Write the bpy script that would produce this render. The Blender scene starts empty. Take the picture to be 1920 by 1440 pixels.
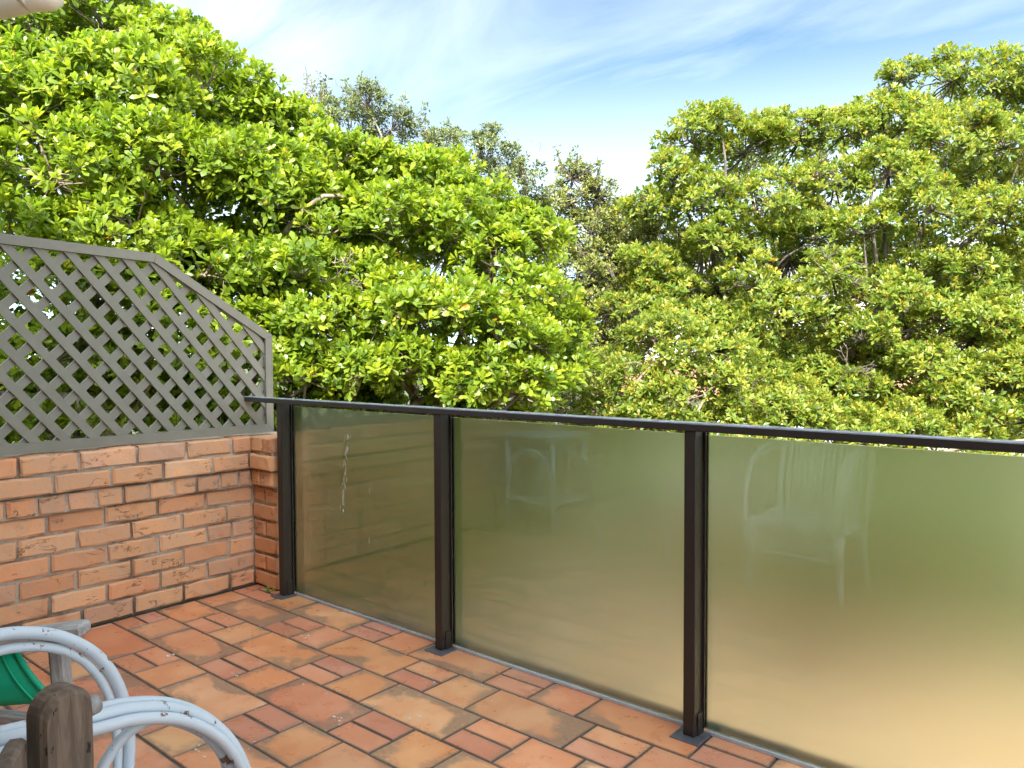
import bpy, bmesh, math, random
import numpy as np
from mathutils import Vector, Matrix

random.seed(7)
RNG = np.random.default_rng(11)
scene = bpy.context.scene
COL = scene.collection
R = math.radians

# ------------------------------------------------------------------ camera
cam_d = bpy.data.cameras.new('camera')
cam = bpy.data.objects.new('camera', cam_d)
COL.objects.link(cam)
cr = Vector((0.76755274, 0.64097410, -0.00387261))
cu = Vector((-0.02164050, 0.03195128, 0.99925512))
cw = Vector((-0.64062039, 0.76689720, -0.03839530))
cam.matrix_world = Matrix(((cr.x, cu.x, -cw.x, 2.2342), (cr.y, cu.y, -cw.y, -2.0809),
                           (cr.z, cu.z, -cw.z, 1.2226), (0, 0, 0, 1)))
cam_d.sensor_width = 36.0
cam_d.lens = 36.0 * 1432.34 / 1920.0
cam_d.clip_start = 0.05
cam_d.clip_end = 2000
scene.camera = cam

# ------------------------------------------------------------------ world, sun, exposure
SUN_EL, SUN_AZ = 39.0, 150.0          # azimuth clockwise from +Y: behind the camera
world = bpy.data.worlds.new('World')
scene.world = world
world.use_nodes = True
wn = world.node_tree
wn.nodes.clear()


def N(nt, typ, loc=None, **kw):
    n = nt.nodes.new(typ)
    for k, v in kw.items():
        if k.startswith('i_'):
            key = k[2:]
            key = int(key) if key.isdigit() else key.replace('_', ' ')
            n.inputs[key].default_value = v
        else:
            setattr(n, k, v)
    return n


def L(nt, a, ao, b, bi):
    nt.links.new(a.outputs[ao], b.inputs[bi])


def M(nt, op, a, b=None, c=None, clamp=False):
    n = nt.nodes.new('ShaderNodeMath')
    n.operation = op
    n.use_clamp = clamp
    for i, v in enumerate((a, b, c)):
        if v is None:
            continue
        if isinstance(v, (int, float)):
            n.inputs[i].default_value = v
        else:
            nt.links.new(v, n.inputs[i])
    return n.outputs[0]


def MIX(nt, fac, a, b, mode='MIX'):
    n = nt.nodes.new('ShaderNodeMix')
    n.data_type = 'RGBA'
    n.blend_type = mode
    n.clamp_factor = True
    for i, v in ((0, fac), (6, a), (7, b)):
        if isinstance(v, (int, float)):
            n.inputs[i].default_value = v
        elif isinstance(v, tuple):
            n.inputs[i].default_value = (v[0], v[1], v[2], 1)
        else:
            nt.links.new(v, n.inputs[i])
    return n.outputs[2]


def SMOOTH(nt, x, lo, hi):
    n = nt.nodes.new('ShaderNodeMapRange')
    n.interpolation_type = 'SMOOTHSTEP'
    n.inputs[1].default_value = lo
    n.inputs[2].default_value = hi
    if isinstance(x, (int, float)):
        n.inputs[0].default_value = x
    else:
        nt.links.new(x, n.inputs[0])
    return n.outputs[0]


def NOISE(nt, vec, scale, detail=4, rough=0.55, dist=0.0):
    n = nt.nodes.new('ShaderNodeTexNoise')
    n.inputs['Scale'].default_value = scale
    n.inputs['Detail'].default_value = detail
    n.inputs['Roughness'].default_value = rough
    n.inputs['Distortion'].default_value = dist
    if vec is not None:
        nt.links.new(vec, n.inputs['Vector'])
    return n.outputs['Fac']


def MAPPING(nt, vec, loc=(0, 0, 0), rot=(0, 0, 0), scale=(1, 1, 1)):
    n = nt.nodes.new('ShaderNodeMapping')
    n.inputs['Location'].default_value = loc
    n.inputs['Rotation'].default_value = rot
    n.inputs['Scale'].default_value = scale
    nt.links.new(vec, n.inputs['Vector'])
    return n.outputs[0]


sky = N(wn, 'ShaderNodeTexSky', sky_type='NISHITA', sun_disc=False)
sky.sun_elevation = R(SUN_EL)
sky.sun_rotation = R(SUN_AZ)
sky.air_density = 0.5
sky.dust_density = 0.1
sky.ozone_density = 2.0
tc = N(wn, 'ShaderNodeTexCoord')
sep = N(wn, 'ShaderNodeSeparateXYZ')
L(wn, tc, 'Generated', sep, 0)
den = M(wn, 'ADD', M(wn, 'MAXIMUM', sep.outputs[2], 0.0), 0.22)
cmb = N(wn, 'ShaderNodeCombineXYZ')
wn.links.new(M(wn, 'DIVIDE', sep.outputs[0], den), cmb.inputs[0])
wn.links.new(M(wn, 'DIVIDE', sep.outputs[1], den), cmb.inputs[1])
wisp = NOISE(wn, MAPPING(wn, cmb.outputs[0], (0.3, 0.8, 0), (0, 0, R(20)), (0.75, 2.3, 1)), 1.25, 8, 0.56, 0.7)
bank = NOISE(wn, MAPPING(wn, cmb.outputs[0], (0.2, 0.1, 0), (0, 0, R(-35)), (0.5, 0.8, 1)), 0.9, 3, 0.5, 0.2)
cloud = SMOOTH(wn, M(wn, 'ADD', M(wn, 'MULTIPLY', wisp, 0.6), M(wn, 'MULTIPLY', bank, 0.75)), 0.50, 0.86)
low = M(wn, 'MULTIPLY', SMOOTH(wn, sep.outputs[2], 0.42, 0.14), 0.42)
# a clear window in the thin cloud, up to the right of the view
hole = N(wn, 'ShaderNodeVectorMath', operation='DOT_PRODUCT')
L(wn, tc, 'Generated', hole, 0)
hole.inputs[1].default_value = (-0.198, 0.914, 0.353)
cover = M(wn, 'MULTIPLY_ADD', SMOOTH(wn, hole.outputs['Value'], 0.96, 0.45), 0.94, 0.06)  # denser bright cloud out of view, added to lift the shaded balcony
blue = MIX(wn, 1.0, sky.outputs[0], (0.63, 0.84, 0.73), 'MULTIPLY')
veil = M(wn, 'MULTIPLY', M(wn, 'MAXIMUM', cloud, 0.38), cover)
fac = M(wn, 'MAXIMUM', M(wn, 'MAXIMUM', veil, M(wn, 'MULTIPLY', cloud, 0.26)), low)
# thin cirrus is brighter on the sun's side
dt = N(wn, 'ShaderNodeVectorMath', operation='DOT_PRODUCT')
L(wn, tc, 'Generated', dt, 0)
dt.inputs[1].default_value = (math.sin(R(SUN_AZ)) * math.cos(R(SUN_EL)), math.cos(R(SUN_AZ)) * math.cos(R(SUN_EL)), math.sin(R(SUN_EL)))
fwd = M(wn, 'ADD', 1.0, M(wn, 'MULTIPLY', M(wn, 'POWER', M(wn, 'MULTIPLY_ADD', dt.outputs['Value'], 0.5, 0.5), 3.0), 2.4))
ccol = N(wn, 'ShaderNodeVectorMath', operation='SCALE')
ccol.inputs[0].default_value = (7.4, 7.6, 7.9)
wn.links.new(fwd, ccol.inputs[3])
skycol = MIX(wn, M(wn, 'MULTIPLY', fac, 0.95), blue, ccol.outputs[0])
bg = N(wn, 'ShaderNodeBackground')
wn.links.new(skycol, bg.inputs[0])
bg.inputs[1].default_value = 0.05
wo = N(wn, 'ShaderNodeOutputWorld')
L(wn, bg, 0, wo, 0)

sun_d = bpy.data.lights.new('sun', 'SUN')
sun_d.energy = 2.1
sun_d.angle = R(0.53)
sun_d.color = (1.0, 0.95, 0.86)
sun = bpy.data.objects.new('sun', sun_d)
COL.objects.link(sun)
sdir = Vector((math.sin(R(SUN_AZ)) * math.cos(R(SUN_EL)), math.cos(R(SUN_AZ)) * math.cos(R(SUN_EL)), math.sin(R(SUN_EL))))
sun.rotation_euler = sdir.to_track_quat('Z', 'Y').to_euler()

scene.view_settings.view_transform = 'Standard'
scene.view_settings.look = 'None'
scene.view_settings.exposure = 2.93
scene.view_settings.gamma = 1.0
scene.view_settings.use_curve_mapping = False
scene.render.engine = 'CYCLES'
scene.cycles.use_denoising = True
scene.cycles.max_bounces = 10
scene.cycles.transparent_max_bounces = 8
scene.cycles.transmission_bounces = 8
scene.cycles.sample_clamp_indirect = 6.0
scene.cycles.caustics_reflective = False


# ------------------------------------------------------------------ object helpers
def tag(o, label=None, cat=None, group=None, kind=None):
    if label:
        o['label'] = label
    if cat:
        o['category'] = cat
    if group:
        o['group'] = group
    if kind:
        o['kind'] = kind
    return o


def empty(name, loc=(0, 0, 0), rz=0.0):
    o = bpy.data.objects.new(name, None)
    o.empty_display_size = 0.1
    o.location = loc
    o.rotation_euler = (0, 0, rz)
    COL.objects.link(o)
    return o


def link(name, me, parent=None, loc=None, rot=None):
    o = bpy.data.objects.new(name, me)
    COL.objects.link(o)
    if parent:
        o.parent = parent
        if parent.parent is None and parent.type == 'EMPTY':
            # geometry is written in world space: undo the parent's placement
            o.matrix_parent_inverse = parent_matrix(parent).inverted()
    if loc is not None:
        o.location = loc
    if rot is not None:
        o.rotation_euler = rot
    return o


def parent_matrix(p):
    return Matrix.Translation(p.location) @ p.rotation_euler.to_matrix().to_4x4()


class MB:
    """collects boxes, prisms and tubes into one mesh"""
    def __init__(self):
        self.v = []
        self.f = []
        self.sm = []

    def add(self, vs, fs, smooth=False):
        b = len(self.v)
        self.v += [tuple(map(float, p)) for p in vs]
        self.f += [tuple(i + b for i in q) for q in fs]
        self.sm += [smooth] * len(fs)

    def box(self, lo, hi, bev=0.0, mat=None):
        x0, y0, z0 = lo
        x1, y1, z1 = hi
        if bev <= 0:
            vs = [(x, y, z) for z in (z0, z1) for x, y in ((x0, y0), (x1, y0), (x1, y1), (x0, y1))]
            fs = [(3, 2, 1, 0), (4, 5, 6, 7), (0, 1, 5, 4), (1, 2, 6, 5), (2, 3, 7, 6), (3, 0, 4, 7)]
        else:
            b = bev
            vs, idx = [], {}
            for sx in (0, 1):
                for sy in (0, 1):
                    for sz in (0, 1):
                        cx, cy, cz = (x1 if sx else x0), (y1 if sy else y0), (z1 if sz else z0)
                        dx, dy, dz = (-b if sx else b), (-b if sy else b), (-b if sz else b)
                        idx[sx, sy, sz, 0] = len(vs); vs.append((cx, cy + dy, cz + dz))
                        idx[sx, sy, sz, 1] = len(vs); vs.append((cx + dx, cy, cz + dz))
                        idx[sx, sy, sz, 2] = len(vs); vs.append((cx + dx, cy + dy, cz))
            I = idx
            fs = []
            fs += [(I[0, 0, 0, 0], I[0, 0, 1, 0], I[0, 1, 1, 0], I[0, 1, 0, 0]), (I[1, 0, 0, 0], I[1, 1, 0, 0], I[1, 1, 1, 0], I[1, 0, 1, 0])]
            fs += [(I[0, 0, 0, 1], I[1, 0, 0, 1], I[1, 0, 1, 1], I[0, 0, 1, 1]), (I[0, 1, 0, 1], I[0, 1, 1, 1], I[1, 1, 1, 1], I[1, 1, 0, 1])]
            fs += [(I[0, 0, 0, 2], I[0, 1, 0, 2], I[1, 1, 0, 2], I[1, 0, 0, 2]), (I[0, 0, 1, 2], I[1, 0, 1, 2], I[1, 1, 1, 2], I[0, 1, 1, 2])]
            for a in (0, 1):
                for c in (0, 1):
                    fs.append((I[a, c, 0, 0], I[a, c, 1, 0], I[a, c, 1, 1], I[a, c, 0, 1]))
                    fs.append((I[a, 0, c, 0], I[a, 1, c, 0], I[a, 1, c, 2], I[a, 0, c, 2]))
                    fs.append((I[0, a, c, 1], I[1, a, c, 1], I[1, a, c, 2], I[0, a, c, 2]))
                    for d in (0, 1):
                        fs.append((I[a, c, d, 0], I[a, c, d, 1], I[a, c, d, 2]))
        if mat is not None:
            vs = [tuple(mat @ Vector(p)) for p in vs]
        self.add(vs, fs)

    def tube(self, pts, rad, sides=8, smooth=True, cap=True):
        pts = np.asarray(pts, float)
        n = len(pts)
        rad = np.broadcast_to(np.asarray(rad, float), (n,))
        tan = np.gradient(pts, axis=0)
        tan /= np.linalg.norm(tan, axis=1)[:, None] + 1e-12
        ref = np.array([0, 0, 1.0]) if abs(tan[0][2]) < 0.9 else np.array([1.0, 0, 0])
        a = np.cross(tan[0], ref); a /= np.linalg.norm(a)
        vs = []
        for i in range(n):
            a = a - tan[i] * (a @ tan[i]); a /= np.linalg.norm(a) + 1e-12
            b = np.cross(tan[i], a)
            for k in range(sides):
                t = 2 * math.pi * k / sides
                vs.append(pts[i] + rad[i] * (math.cos(t) * a + math.sin(t) * b))
        fs = []
        for i in range(n - 1):
            for k in range(sides):
                k2 = (k + 1) % sides
                fs.append((i * sides + k, i * sides + k2, (i + 1) * sides + k2, (i + 1) * sides + k))
        if cap:
            fs.append(tuple(range(sides))[::-1])
            fs.append(tuple((n - 1) * sides + k for k in range(sides)))
        self.add(vs, fs, smooth)

    def prism(self, poly, axis, lo, hi):
        """poly: 2D points (counter-clockwise) in the plane across axis 'x','y' or 'z'"""
        n = len(poly)
        def P(a, b, c):
            return {'x': (c, a, b), 'y': (a, c, b), 'z': (a, b, c)}[axis]
        vs = [P(a, b, lo) for a, b in poly] + [P(a, b, hi) for a, b in poly]
        fs = [tuple(range(n))[::-1], tuple(range(n, 2 * n))] + [(i, (i + 1) % n, (i + 1) % n + n, i + n) for i in range(n)]
        self.add(vs, fs)

    def mesh(self, name, mat=None):
        me = bpy.data.meshes.new(name)
        me.from_pydata(self.v, [], self.f)
        me.polygons.foreach_set('use_smooth', self.sm)
        bm = bmesh.new(); bm.from_mesh(me)
        bmesh.ops.recalc_face_normals(bm, faces=bm.faces)
        bm.to_mesh(me); bm.free()
        if mat:
            me.materials.append(mat)
        return me

    def build(self, name, mat, parent=None):
        return link(name, self.mesh(name, mat), parent)


def smooth_path(pts, n=8):
    p = np.asarray(pts, float)
    p = np.vstack([2 * p[0] - p[1], p, 2 * p[-1] - p[-2]])
    out = []
    for i in range(1, len(p) - 2):
        for t in np.linspace(0, 1, n, endpoint=False):
            a, b, c, d = p[i - 1], p[i], p[i + 1], p[i + 2]
            out.append(0.5 * ((2 * b) + (c - a) * t + (2 * a - 5 * b + 4 * c - d) * t ** 2 + (3 * b - a - 3 * c + d) * t ** 3))
    out.append(p[-2])
    return np.array(out)


# ------------------------------------------------------------------ materials
def new_mat(name):
    m = bpy.data.materials.new(name)
    m.use_nodes = True
    nt = m.node_tree
    nt.nodes.clear()
    out = nt.nodes.new('ShaderNodeOutputMaterial')
    bs = nt.nodes.new('ShaderNodeBsdfPrincipled')
    nt.links.new(bs.outputs[0], out.inputs[0])
    return m, nt, bs, out


def setc(nt, bs, v, name='Base Color'):
    if isinstance(v, tuple):
        bs.inputs[name].default_value = (v[0], v[1], v[2], 1)
    elif isinstance(v, (int, float)):
        bs.inputs[name].default_value = v
    else:
        nt.links.new(v, bs.inputs[name])


def bump(nt, bs, h, strength=0.3, dist=0.01):
    b = nt.nodes.new('ShaderNodeBump')
    b.inputs['Strength'].default_value = strength
    b.inputs['Distance'].default_value = dist
    nt.links.new(h, b.inputs['Height'])
    nt.links.new(b.outputs[0], bs.inputs['Normal'])


def objvec(nt, spread=37.0):
    """object-space position shifted by a random amount per object"""
    t = nt.nodes.new('ShaderNodeTexCoord')
    oi = nt.nodes.new('ShaderNodeObjectInfo')
    c = nt.nodes.new('ShaderNodeVectorMath'); c.operation = 'ADD'
    s = nt.nodes.new('ShaderNodeVectorMath'); s.operation = 'SCALE'
    cc = nt.nodes.new('ShaderNodeCombineXYZ')
    nt.links.new(oi.outputs['Random'], cc.inputs[0])
    nt.links.new(M(nt, 'MULTIPLY', oi.outputs['Random'], 7.31), cc.inputs[1])
    nt.links.new(M(nt, 'MULTIPLY', oi.outputs['Random'], 3.77), cc.inputs[2])
    nt.links.new(cc.outputs[0], s.inputs[0]); s.inputs[3].default_value = spread
    nt.links.new(t.outputs['Object'], c.inputs[0]); nt.links.new(s.outputs[0], c.inputs[1])
    return c.outputs[0], t, oi


def mat_simple(name, col, rough=0.6, var=0.15, scale=20, spec=0.5, metallic=0.0, bmp=0.1):
    m, nt, bs, out = new_mat(name)
    v, t, oi = objvec(nt)
    n = NOISE(nt, v, scale, 5)
    n2 = NOISE(nt, v, scale * 0.13, 3)
    k = M(nt, 'ADD', M(nt, 'MULTIPLY', n, var), M(nt, 'MULTIPLY', n2, var))
    hi = tuple(min(1, c * (1 + var)) for c in col)
    lo = tuple(c * (1 - var) for c in col)
    setc(nt, bs, MIX(nt, SMOOTH(nt, M(nt, 'MULTIPLY', M(nt, 'ADD', n, n2), 0.5), 0.3, 0.7), lo, hi))
    bs.inputs['Roughness'].default_value = rough
    nt.links.new(M(nt, 'ADD', M(nt, 'MULTIPLY', n2, 0.2), rough - 0.1), bs.inputs['Roughness'])
    bs.inputs['Specular IOR Level'].default_value = spec
    bs.inputs['Metallic'].default_value = metallic
    if bmp:
        bump(nt, bs, n, bmp, 0.004)
    return m


def mat_brick():
    m, nt, bs, out = new_mat('clay_brick')
    v, t, oi = objvec(nt)
    st = MAPPING(nt, v, scale=(1, 1, 2.6))
    n1 = NOISE(nt, v, 9, 4, 0.6)
    n2 = NOISE(nt, v, 70, 5, 0.65)
    nb = NOISE(nt, v, 4.5, 2)
    base = oi.outputs['Color']
    c = MIX(nt, SMOOTH(nt, n1, 0.38, 0.68), base, MIX(nt, 1.0, base, (1.14, 1.02, 0.9), 'MULTIPLY'))
    c = MIX(nt, M(nt, 'MULTIPLY', SMOOTH(nt, NOISE(nt, v, 6.0, 3), 0.60, 0.78), 0.55), c, (0.40, 0.11, 0.045))
    c = MIX(nt, M(nt, 'MULTIPLY', SMOOTH(nt, NOISE(nt, v, 13.0, 5), 0.58, 0.75), 0.5), c, (0.50, 0.39, 0.30))
    c = MIX(nt, M(nt, 'MULTIPLY', SMOOTH(nt, n2, 0.56, 0.75), 0.35), c, (0.16, 0.09, 0.05))
    # drag cracks and kiln pits
    cr = NOISE(nt, st, 6.5, 5, 0.6, 0.5)
    ridge = M(nt, 'ABSOLUTE', M(nt, 'SUBTRACT', cr, 0.5))
    where = SMOOTH(nt, NOISE(nt, v, 8.5, 2), 0.52, 0.60)
    crack = M(nt, 'MULTIPLY', SMOOTH(nt, ridge, 0.017, 0.004), where)
    c = MIX(nt, M(nt, 'MULTIPLY', crack, 0.65), c, (0.07, 0.045, 0.028))
    # grime spots
    gr = M(nt, 'MULTIPLY', SMOOTH(nt, NOISE(nt, v, 20, 5, 0.6), 0.60, 0.74), SMOOTH(nt, NOISE(nt, v, 3.3, 2), 0.5, 0.64))
    c = MIX(nt, M(nt, 'MULTIPLY', gr, 0.75), c, (0.075, 0.06, 0.045))
    setc(nt, bs, c)
    bs.inputs['Roughness'].default_value = 0.85
    bs.inputs['Specular IOR Level'].default_value = 0.25
    h = M(nt, 'SUBTRACT', M(nt, 'ADD', M(nt, 'MULTIPLY', n2, 0.35), M(nt, 'MULTIPLY', n1, 0.7)), M(nt, 'MULTIPLY', crack, 0.8))
    bump(nt, bs, h, 0.55, 0.006)
    return m


def mat_mortar():
    m, nt, bs, out = new_mat('lime_mortar')
    t = nt.nodes.new('ShaderNodeTexCoord')
    v = t.outputs['Object']
    n1 = NOISE(nt, v, 5, 4); n2 = NOISE(nt, v, 120, 4, 0.7)
    c = MIX(nt, SMOOTH(nt, n1, 0.36, 0.60), (0.19, 0.15, 0.115), (0.47, 0.42, 0.345))
    c = MIX(nt, M(nt, 'MULTIPLY', SMOOTH(nt, n2, 0.5, 0.7), 0.35), c, (0.13, 0.105, 0.08))
    sp = nt.nodes.new('ShaderNodeSeparateXYZ'); nt.links.new(v, sp.inputs[0])
    moss = M(nt, 'MULTIPLY', SMOOTH(nt, M(nt, 'ADD', sp.outputs[2], M(nt, 'MULTIPLY', NOISE(nt, v, 11, 4), 0.25)), 0.28, 0.12), 0.8)
    c = MIX(nt, moss, c, (0.055, 0.05, 0.03))
    setc(nt, bs, c)
    bs.inputs['Roughness'].default_value = 0.95
    bs.inputs['Specular IOR Level'].default_value = 0.15
    bump(nt, bs, M(nt, 'ADD', n2, M(nt, 'MULTIPLY', NOISE(nt, v, 34, 4), 1.5)), 0.6, 0.006)
    return m


def mat_tile(name, ln, dp, flash):
    m, nt, bs, out = new_mat(name)
    v, t, oi = objvec(nt)
    g = nt.nodes.new('ShaderNodeSeparateXYZ')
    nt.links.new(t.outputs['Generated'], g.inputs[0])
    gx, gy = g.outputs[0], g.outputs[1]
    ex = M(nt, 'MULTIPLY', M(nt, 'MINIMUM', gx, M(nt, 'SUBTRACT', 1.0, gx)), ln)
    ey = M(nt, 'MULTIPLY', M(nt, 'MINIMUM', gy, M(nt, 'SUBTRACT', 1.0, gy)), dp)
    e = M(nt, 'MINIMUM', ex, M(nt, 'MULTIPLY', ey, 1.5))
    nb = NOISE(nt, v, 4.2, 2, 0.5)
    nf = NOISE(nt, MAPPING(nt, v, scale=(1, 1.7, 1)), 30, 6, 0.68)
    th = M(nt, 'ADD', M(nt, 'MULTIPLY', M(nt, 'SUBTRACT', nb, 0.43), flash), M(nt, 'MULTIPLY', M(nt, 'SUBTRACT', nf, 0.5), 0.075))
    mask = SMOOTH(nt, M(nt, 'SUBTRACT', th, e), -0.028, 0.030)
    mask = M(nt, 'MULTIPLY', mask, SMOOTH(nt, nf, 0.22, 0.55))
    base = oi.outputs['Color']
    warm = MIX(nt, SMOOTH(nt, NOISE(nt, v, 5.5, 3), 0.40, 0.66), base, MIX(nt, 1.0, base, (1.10, 1.28, 1.35), 'MULTIPLY'))
    warm = MIX(nt, M(nt, 'MULTIPLY', SMOOTH(nt, NOISE(nt, v, 7.5, 3), 0.56, 0.74), 0.40), warm, MIX(nt, 1.0, base, (0.80, 0.62, 0.52), 'MULTIPLY'))
    warm = MIX(nt, 0.35, warm, MIX(nt, 1.0, warm, MIX(nt, NOISE(nt, v, 85, 4, 0.7), (0.72, 0.66, 0.6), (1.2, 1.2, 1.2)), 'MULTIPLY'))
    fl = MIX(nt, SMOOTH(nt, nf, 0.35, 0.7), (0.13, 0.105, 0.085), (0.27, 0.205, 0.145))
    c = MIX(nt, M(nt, 'MULTIPLY', mask, 0.74), warm, fl)
    # scuffs: thin pale streaks along the length
    sc = NOISE(nt, MAPPING(nt, v, scale=(5, 46, 1), rot=(0, 0, 0.18)), 3.6, 5, 0.6)
    sc = M(nt, 'MULTIPLY', SMOOTH(nt, sc, 0.60, 0.72), SMOOTH(nt, NOISE(nt, v, 6, 2), 0.5, 0.66))
    c = MIX(nt, M(nt, 'MULTIPLY', sc, 0.30), c, (0.58, 0.43, 0.36))
    # dirt creeping in from the joints
    ed = SMOOTH(nt, M(nt, 'ADD', M(nt, 'MINIMUM', ex, ey), M(nt, 'MULTIPLY', M(nt, 'SUBTRACT', nf, 0.5), 0.012)), 0.006, 0.0)
    c = MIX(nt, M(nt, 'MULTIPLY', ed, 0.55), c, (0.10, 0.07, 0.05))
    setc(nt, bs, c)
    nt.links.new(M(nt, 'MULTIPLY_ADD', NOISE(nt, v, 11, 3), 0.30, 0.16), bs.inputs['Roughness'])
    bs.inputs['Specular IOR Level'].default_value = 0.7
    bump(nt, bs, M(nt, 'ADD', M(nt, 'MULTIPLY', nf, 0.12), NOISE(nt, v, 9, 3)), 0.12, 0.004)
    return m


def mat_leaf(name, stops, trans=(0.30, 0.42, 0.03), tfac=0.28, rough=0.34, spec=0.5):
    m, nt, bs, out = new_mat(name)
    at = nt.nodes.new('ShaderNodeAttribute'); at.attribute_name = 'tone'
    rp = nt.nodes.new('ShaderNodeValToRGB')
    nt.links.new(M(nt, 'MULTIPLY', at.outputs['Fac'], 0.5), rp.inputs[0])
    el = rp.color_ramp.elements
    while len(el) < len(stops):
        el.new(0.5)
    for e, (p, c) in zip(el, stops):
        e.position = p * 0.5
        e.color = (*c, 1)
    setc(nt, bs, rp.outputs[0])
    bs.inputs['Roughness'].default_value = rough
    bs.inputs['Specular IOR Level'].default_value = spec
    tr = nt.nodes.new('ShaderNodeBsdfTranslucent')
    nt.links.new(MIX(nt, 1.0, rp.outputs[0], trans, 'MULTIPLY'), tr.inputs[0])
    mx = nt.nodes.new('ShaderNodeMixShader')
    mx.inputs[0].default_value = tfac
    nt.links.new(bs.outputs[0], mx.inputs[1]); nt.links.new(tr.outputs[0], mx.inputs[2])
    nt.links.new(mx.outputs[0], out.inputs[0])
    return m


def mat_bark(name, a, b):
    m, nt, bs, out = new_mat(name)
    t = nt.nodes.new('ShaderNodeTexCoord')
    n = NOISE(nt, MAPPING(nt, t.outputs['Object'], scale=(1, 1, 0.3)), 22, 5, 0.65)
    setc(nt, bs, MIX(nt, SMOOTH(nt, n, 0.35, 0.68), a, b))
    bs.inputs['Roughness'].default_value = 0.9
    bump(nt, bs, n, 0.5, 0.01)
    return m


def mat_paint(name, col, chip, chip_amt=0.62, rough=0.45):
    """brush paint, chipped through to what is below"""
    m, nt, bs, out = new_mat(name)
    v, t, oi = objvec(nt, 5.0)
    n = NOISE(nt, v, 26, 6, 0.7)
    w = NOISE(nt, v, 4.0, 2)
    k = SMOOTH(nt, M(nt, 'ADD', n, M(nt, 'MULTIPLY', w, 0.35)), chip_amt + 0.17, chip_amt + 0.19)
    dirt = NOISE(nt, v, 11, 4)
    c = MIX(nt, M(nt, 'MULTIPLY', SMOOTH(nt, dirt, 0.4, 0.75), 0.35), col, tuple(x * 0.72 for x in col))
    c = MIX(nt, k, c, MIX(nt, n, chip, tuple(x * 1.8 for x in chip)))
    setc(nt, bs, c)
    nt.links.new(M(nt, 'ADD', M(nt, 'MULTIPLY', k, 0.4), rough), bs.inputs['Roughness'])
    bump(nt, bs, M(nt, 'SUBTRACT', M(nt, 'MULTIPLY', n, 0.25), k), 0.35, 0.002)
    return m


def mat_timber(name, a, b, dark, axis_scale=(14, 14, 1.4), hole=0.7):
    m, nt, bs, out = new_mat(name)
    v, t, oi = objvec(nt, 3.0)
    g = NOISE(nt, MAPPING(nt, v, scale=axis_scale), 6, 6, 0.65, 0.6)
    n = NOISE(nt, v, 7, 4)
    c = MIX(nt, SMOOTH(nt, g, 0.35, 0.68), a, b)
    c = MIX(nt, M(nt, 'MULTIPLY', SMOOTH(nt, n, 0.45, 0.72), 0.55), c, dark)
    pit = M(nt, 'MULTIPLY', SMOOTH(nt, NOISE(nt, MAPPING(nt, v, scale=(1, 1, 0.5)), 75, 3, 0.6), hole - 0.03, hole + 0.02), 1.0)
    c = MIX(nt, pit, c, tuple(x * 0.25 for x in dark))
    setc(nt, bs, c)
    bs.inputs['Roughness'].default_value = 0.8
    bump(nt, bs, M(nt, 'SUBTRACT', g, pit), 0.35, 0.003)
    return m


def mat_frosted():
    m, nt, bs, out = new_mat('frosted_glass')
    v, t, oi = objvec(nt, 3.0)
    n = NOISE(nt, v, 3, 3)
    bs.inputs['Base Color'].default_value = (0.475, 0.555, 0.415, 1)
    bs.inputs['Transmission Weight'].default_value = 1.0
    bs.inputs['IOR'].default_value = 1.45
    bs.inputs['Roughness'].default_value = 0.34
    bs.inputs['Coat Weight'].default_value = 1.0
    bs.inputs['Coat Roughness'].default_value = 0.015
    bs.inputs['Coat IOR'].default_value = 1.95
    return m


MT = {}
MT['brick'] = mat_brick()
MT['mortar'] = mat_mortar()
MT['tile_long'] = mat_tile('tile_long', 0.417, 0.2, 0.50)
MT['tile_square'] = mat_tile('tile_square', 0.21, 0.2, 0.16)
MT['tile_half'] = mat_tile('tile_half', 0.21, 0.1, 0.05)
MT['grout'] = mat_simple('floor_grout', (0.10, 0.085, 0.068), 0.95, 0.35, 60, 0.2, 0, 0.5)
MT['concrete'] = mat_simple('concrete_edge', (0.30, 0.29, 0.27), 0.9, 0.2, 40, 0.3, 0, 0.3)
MT['black_metal'] = mat_simple('dark_bronze_powder_coat', (0.022, 0.017, 0.015), 0.38, 0.06, 90, 0.45, 0, 0.0)


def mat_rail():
    m, nt, bs, out = new_mat('dark_rail_sky_sheen')
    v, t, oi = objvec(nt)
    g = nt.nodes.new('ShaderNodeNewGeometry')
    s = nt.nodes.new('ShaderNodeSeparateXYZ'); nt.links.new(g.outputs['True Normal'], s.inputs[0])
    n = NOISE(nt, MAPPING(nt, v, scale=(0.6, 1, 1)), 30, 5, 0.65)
    top_sheen = M(nt, 'MULTIPLY', SMOOTH(nt, s.outputs[2], 0.6, 0.95), SMOOTH(nt, n, 0.2, 0.75))  # pale blue sky sheen painted into the colour of upward faces
    setc(nt, bs, MIX(nt, M(nt, 'MULTIPLY', top_sheen, 0.8), (0.020, 0.017, 0.017), (0.46, 0.54, 0.64)))
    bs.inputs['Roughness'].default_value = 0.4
    return m


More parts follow.
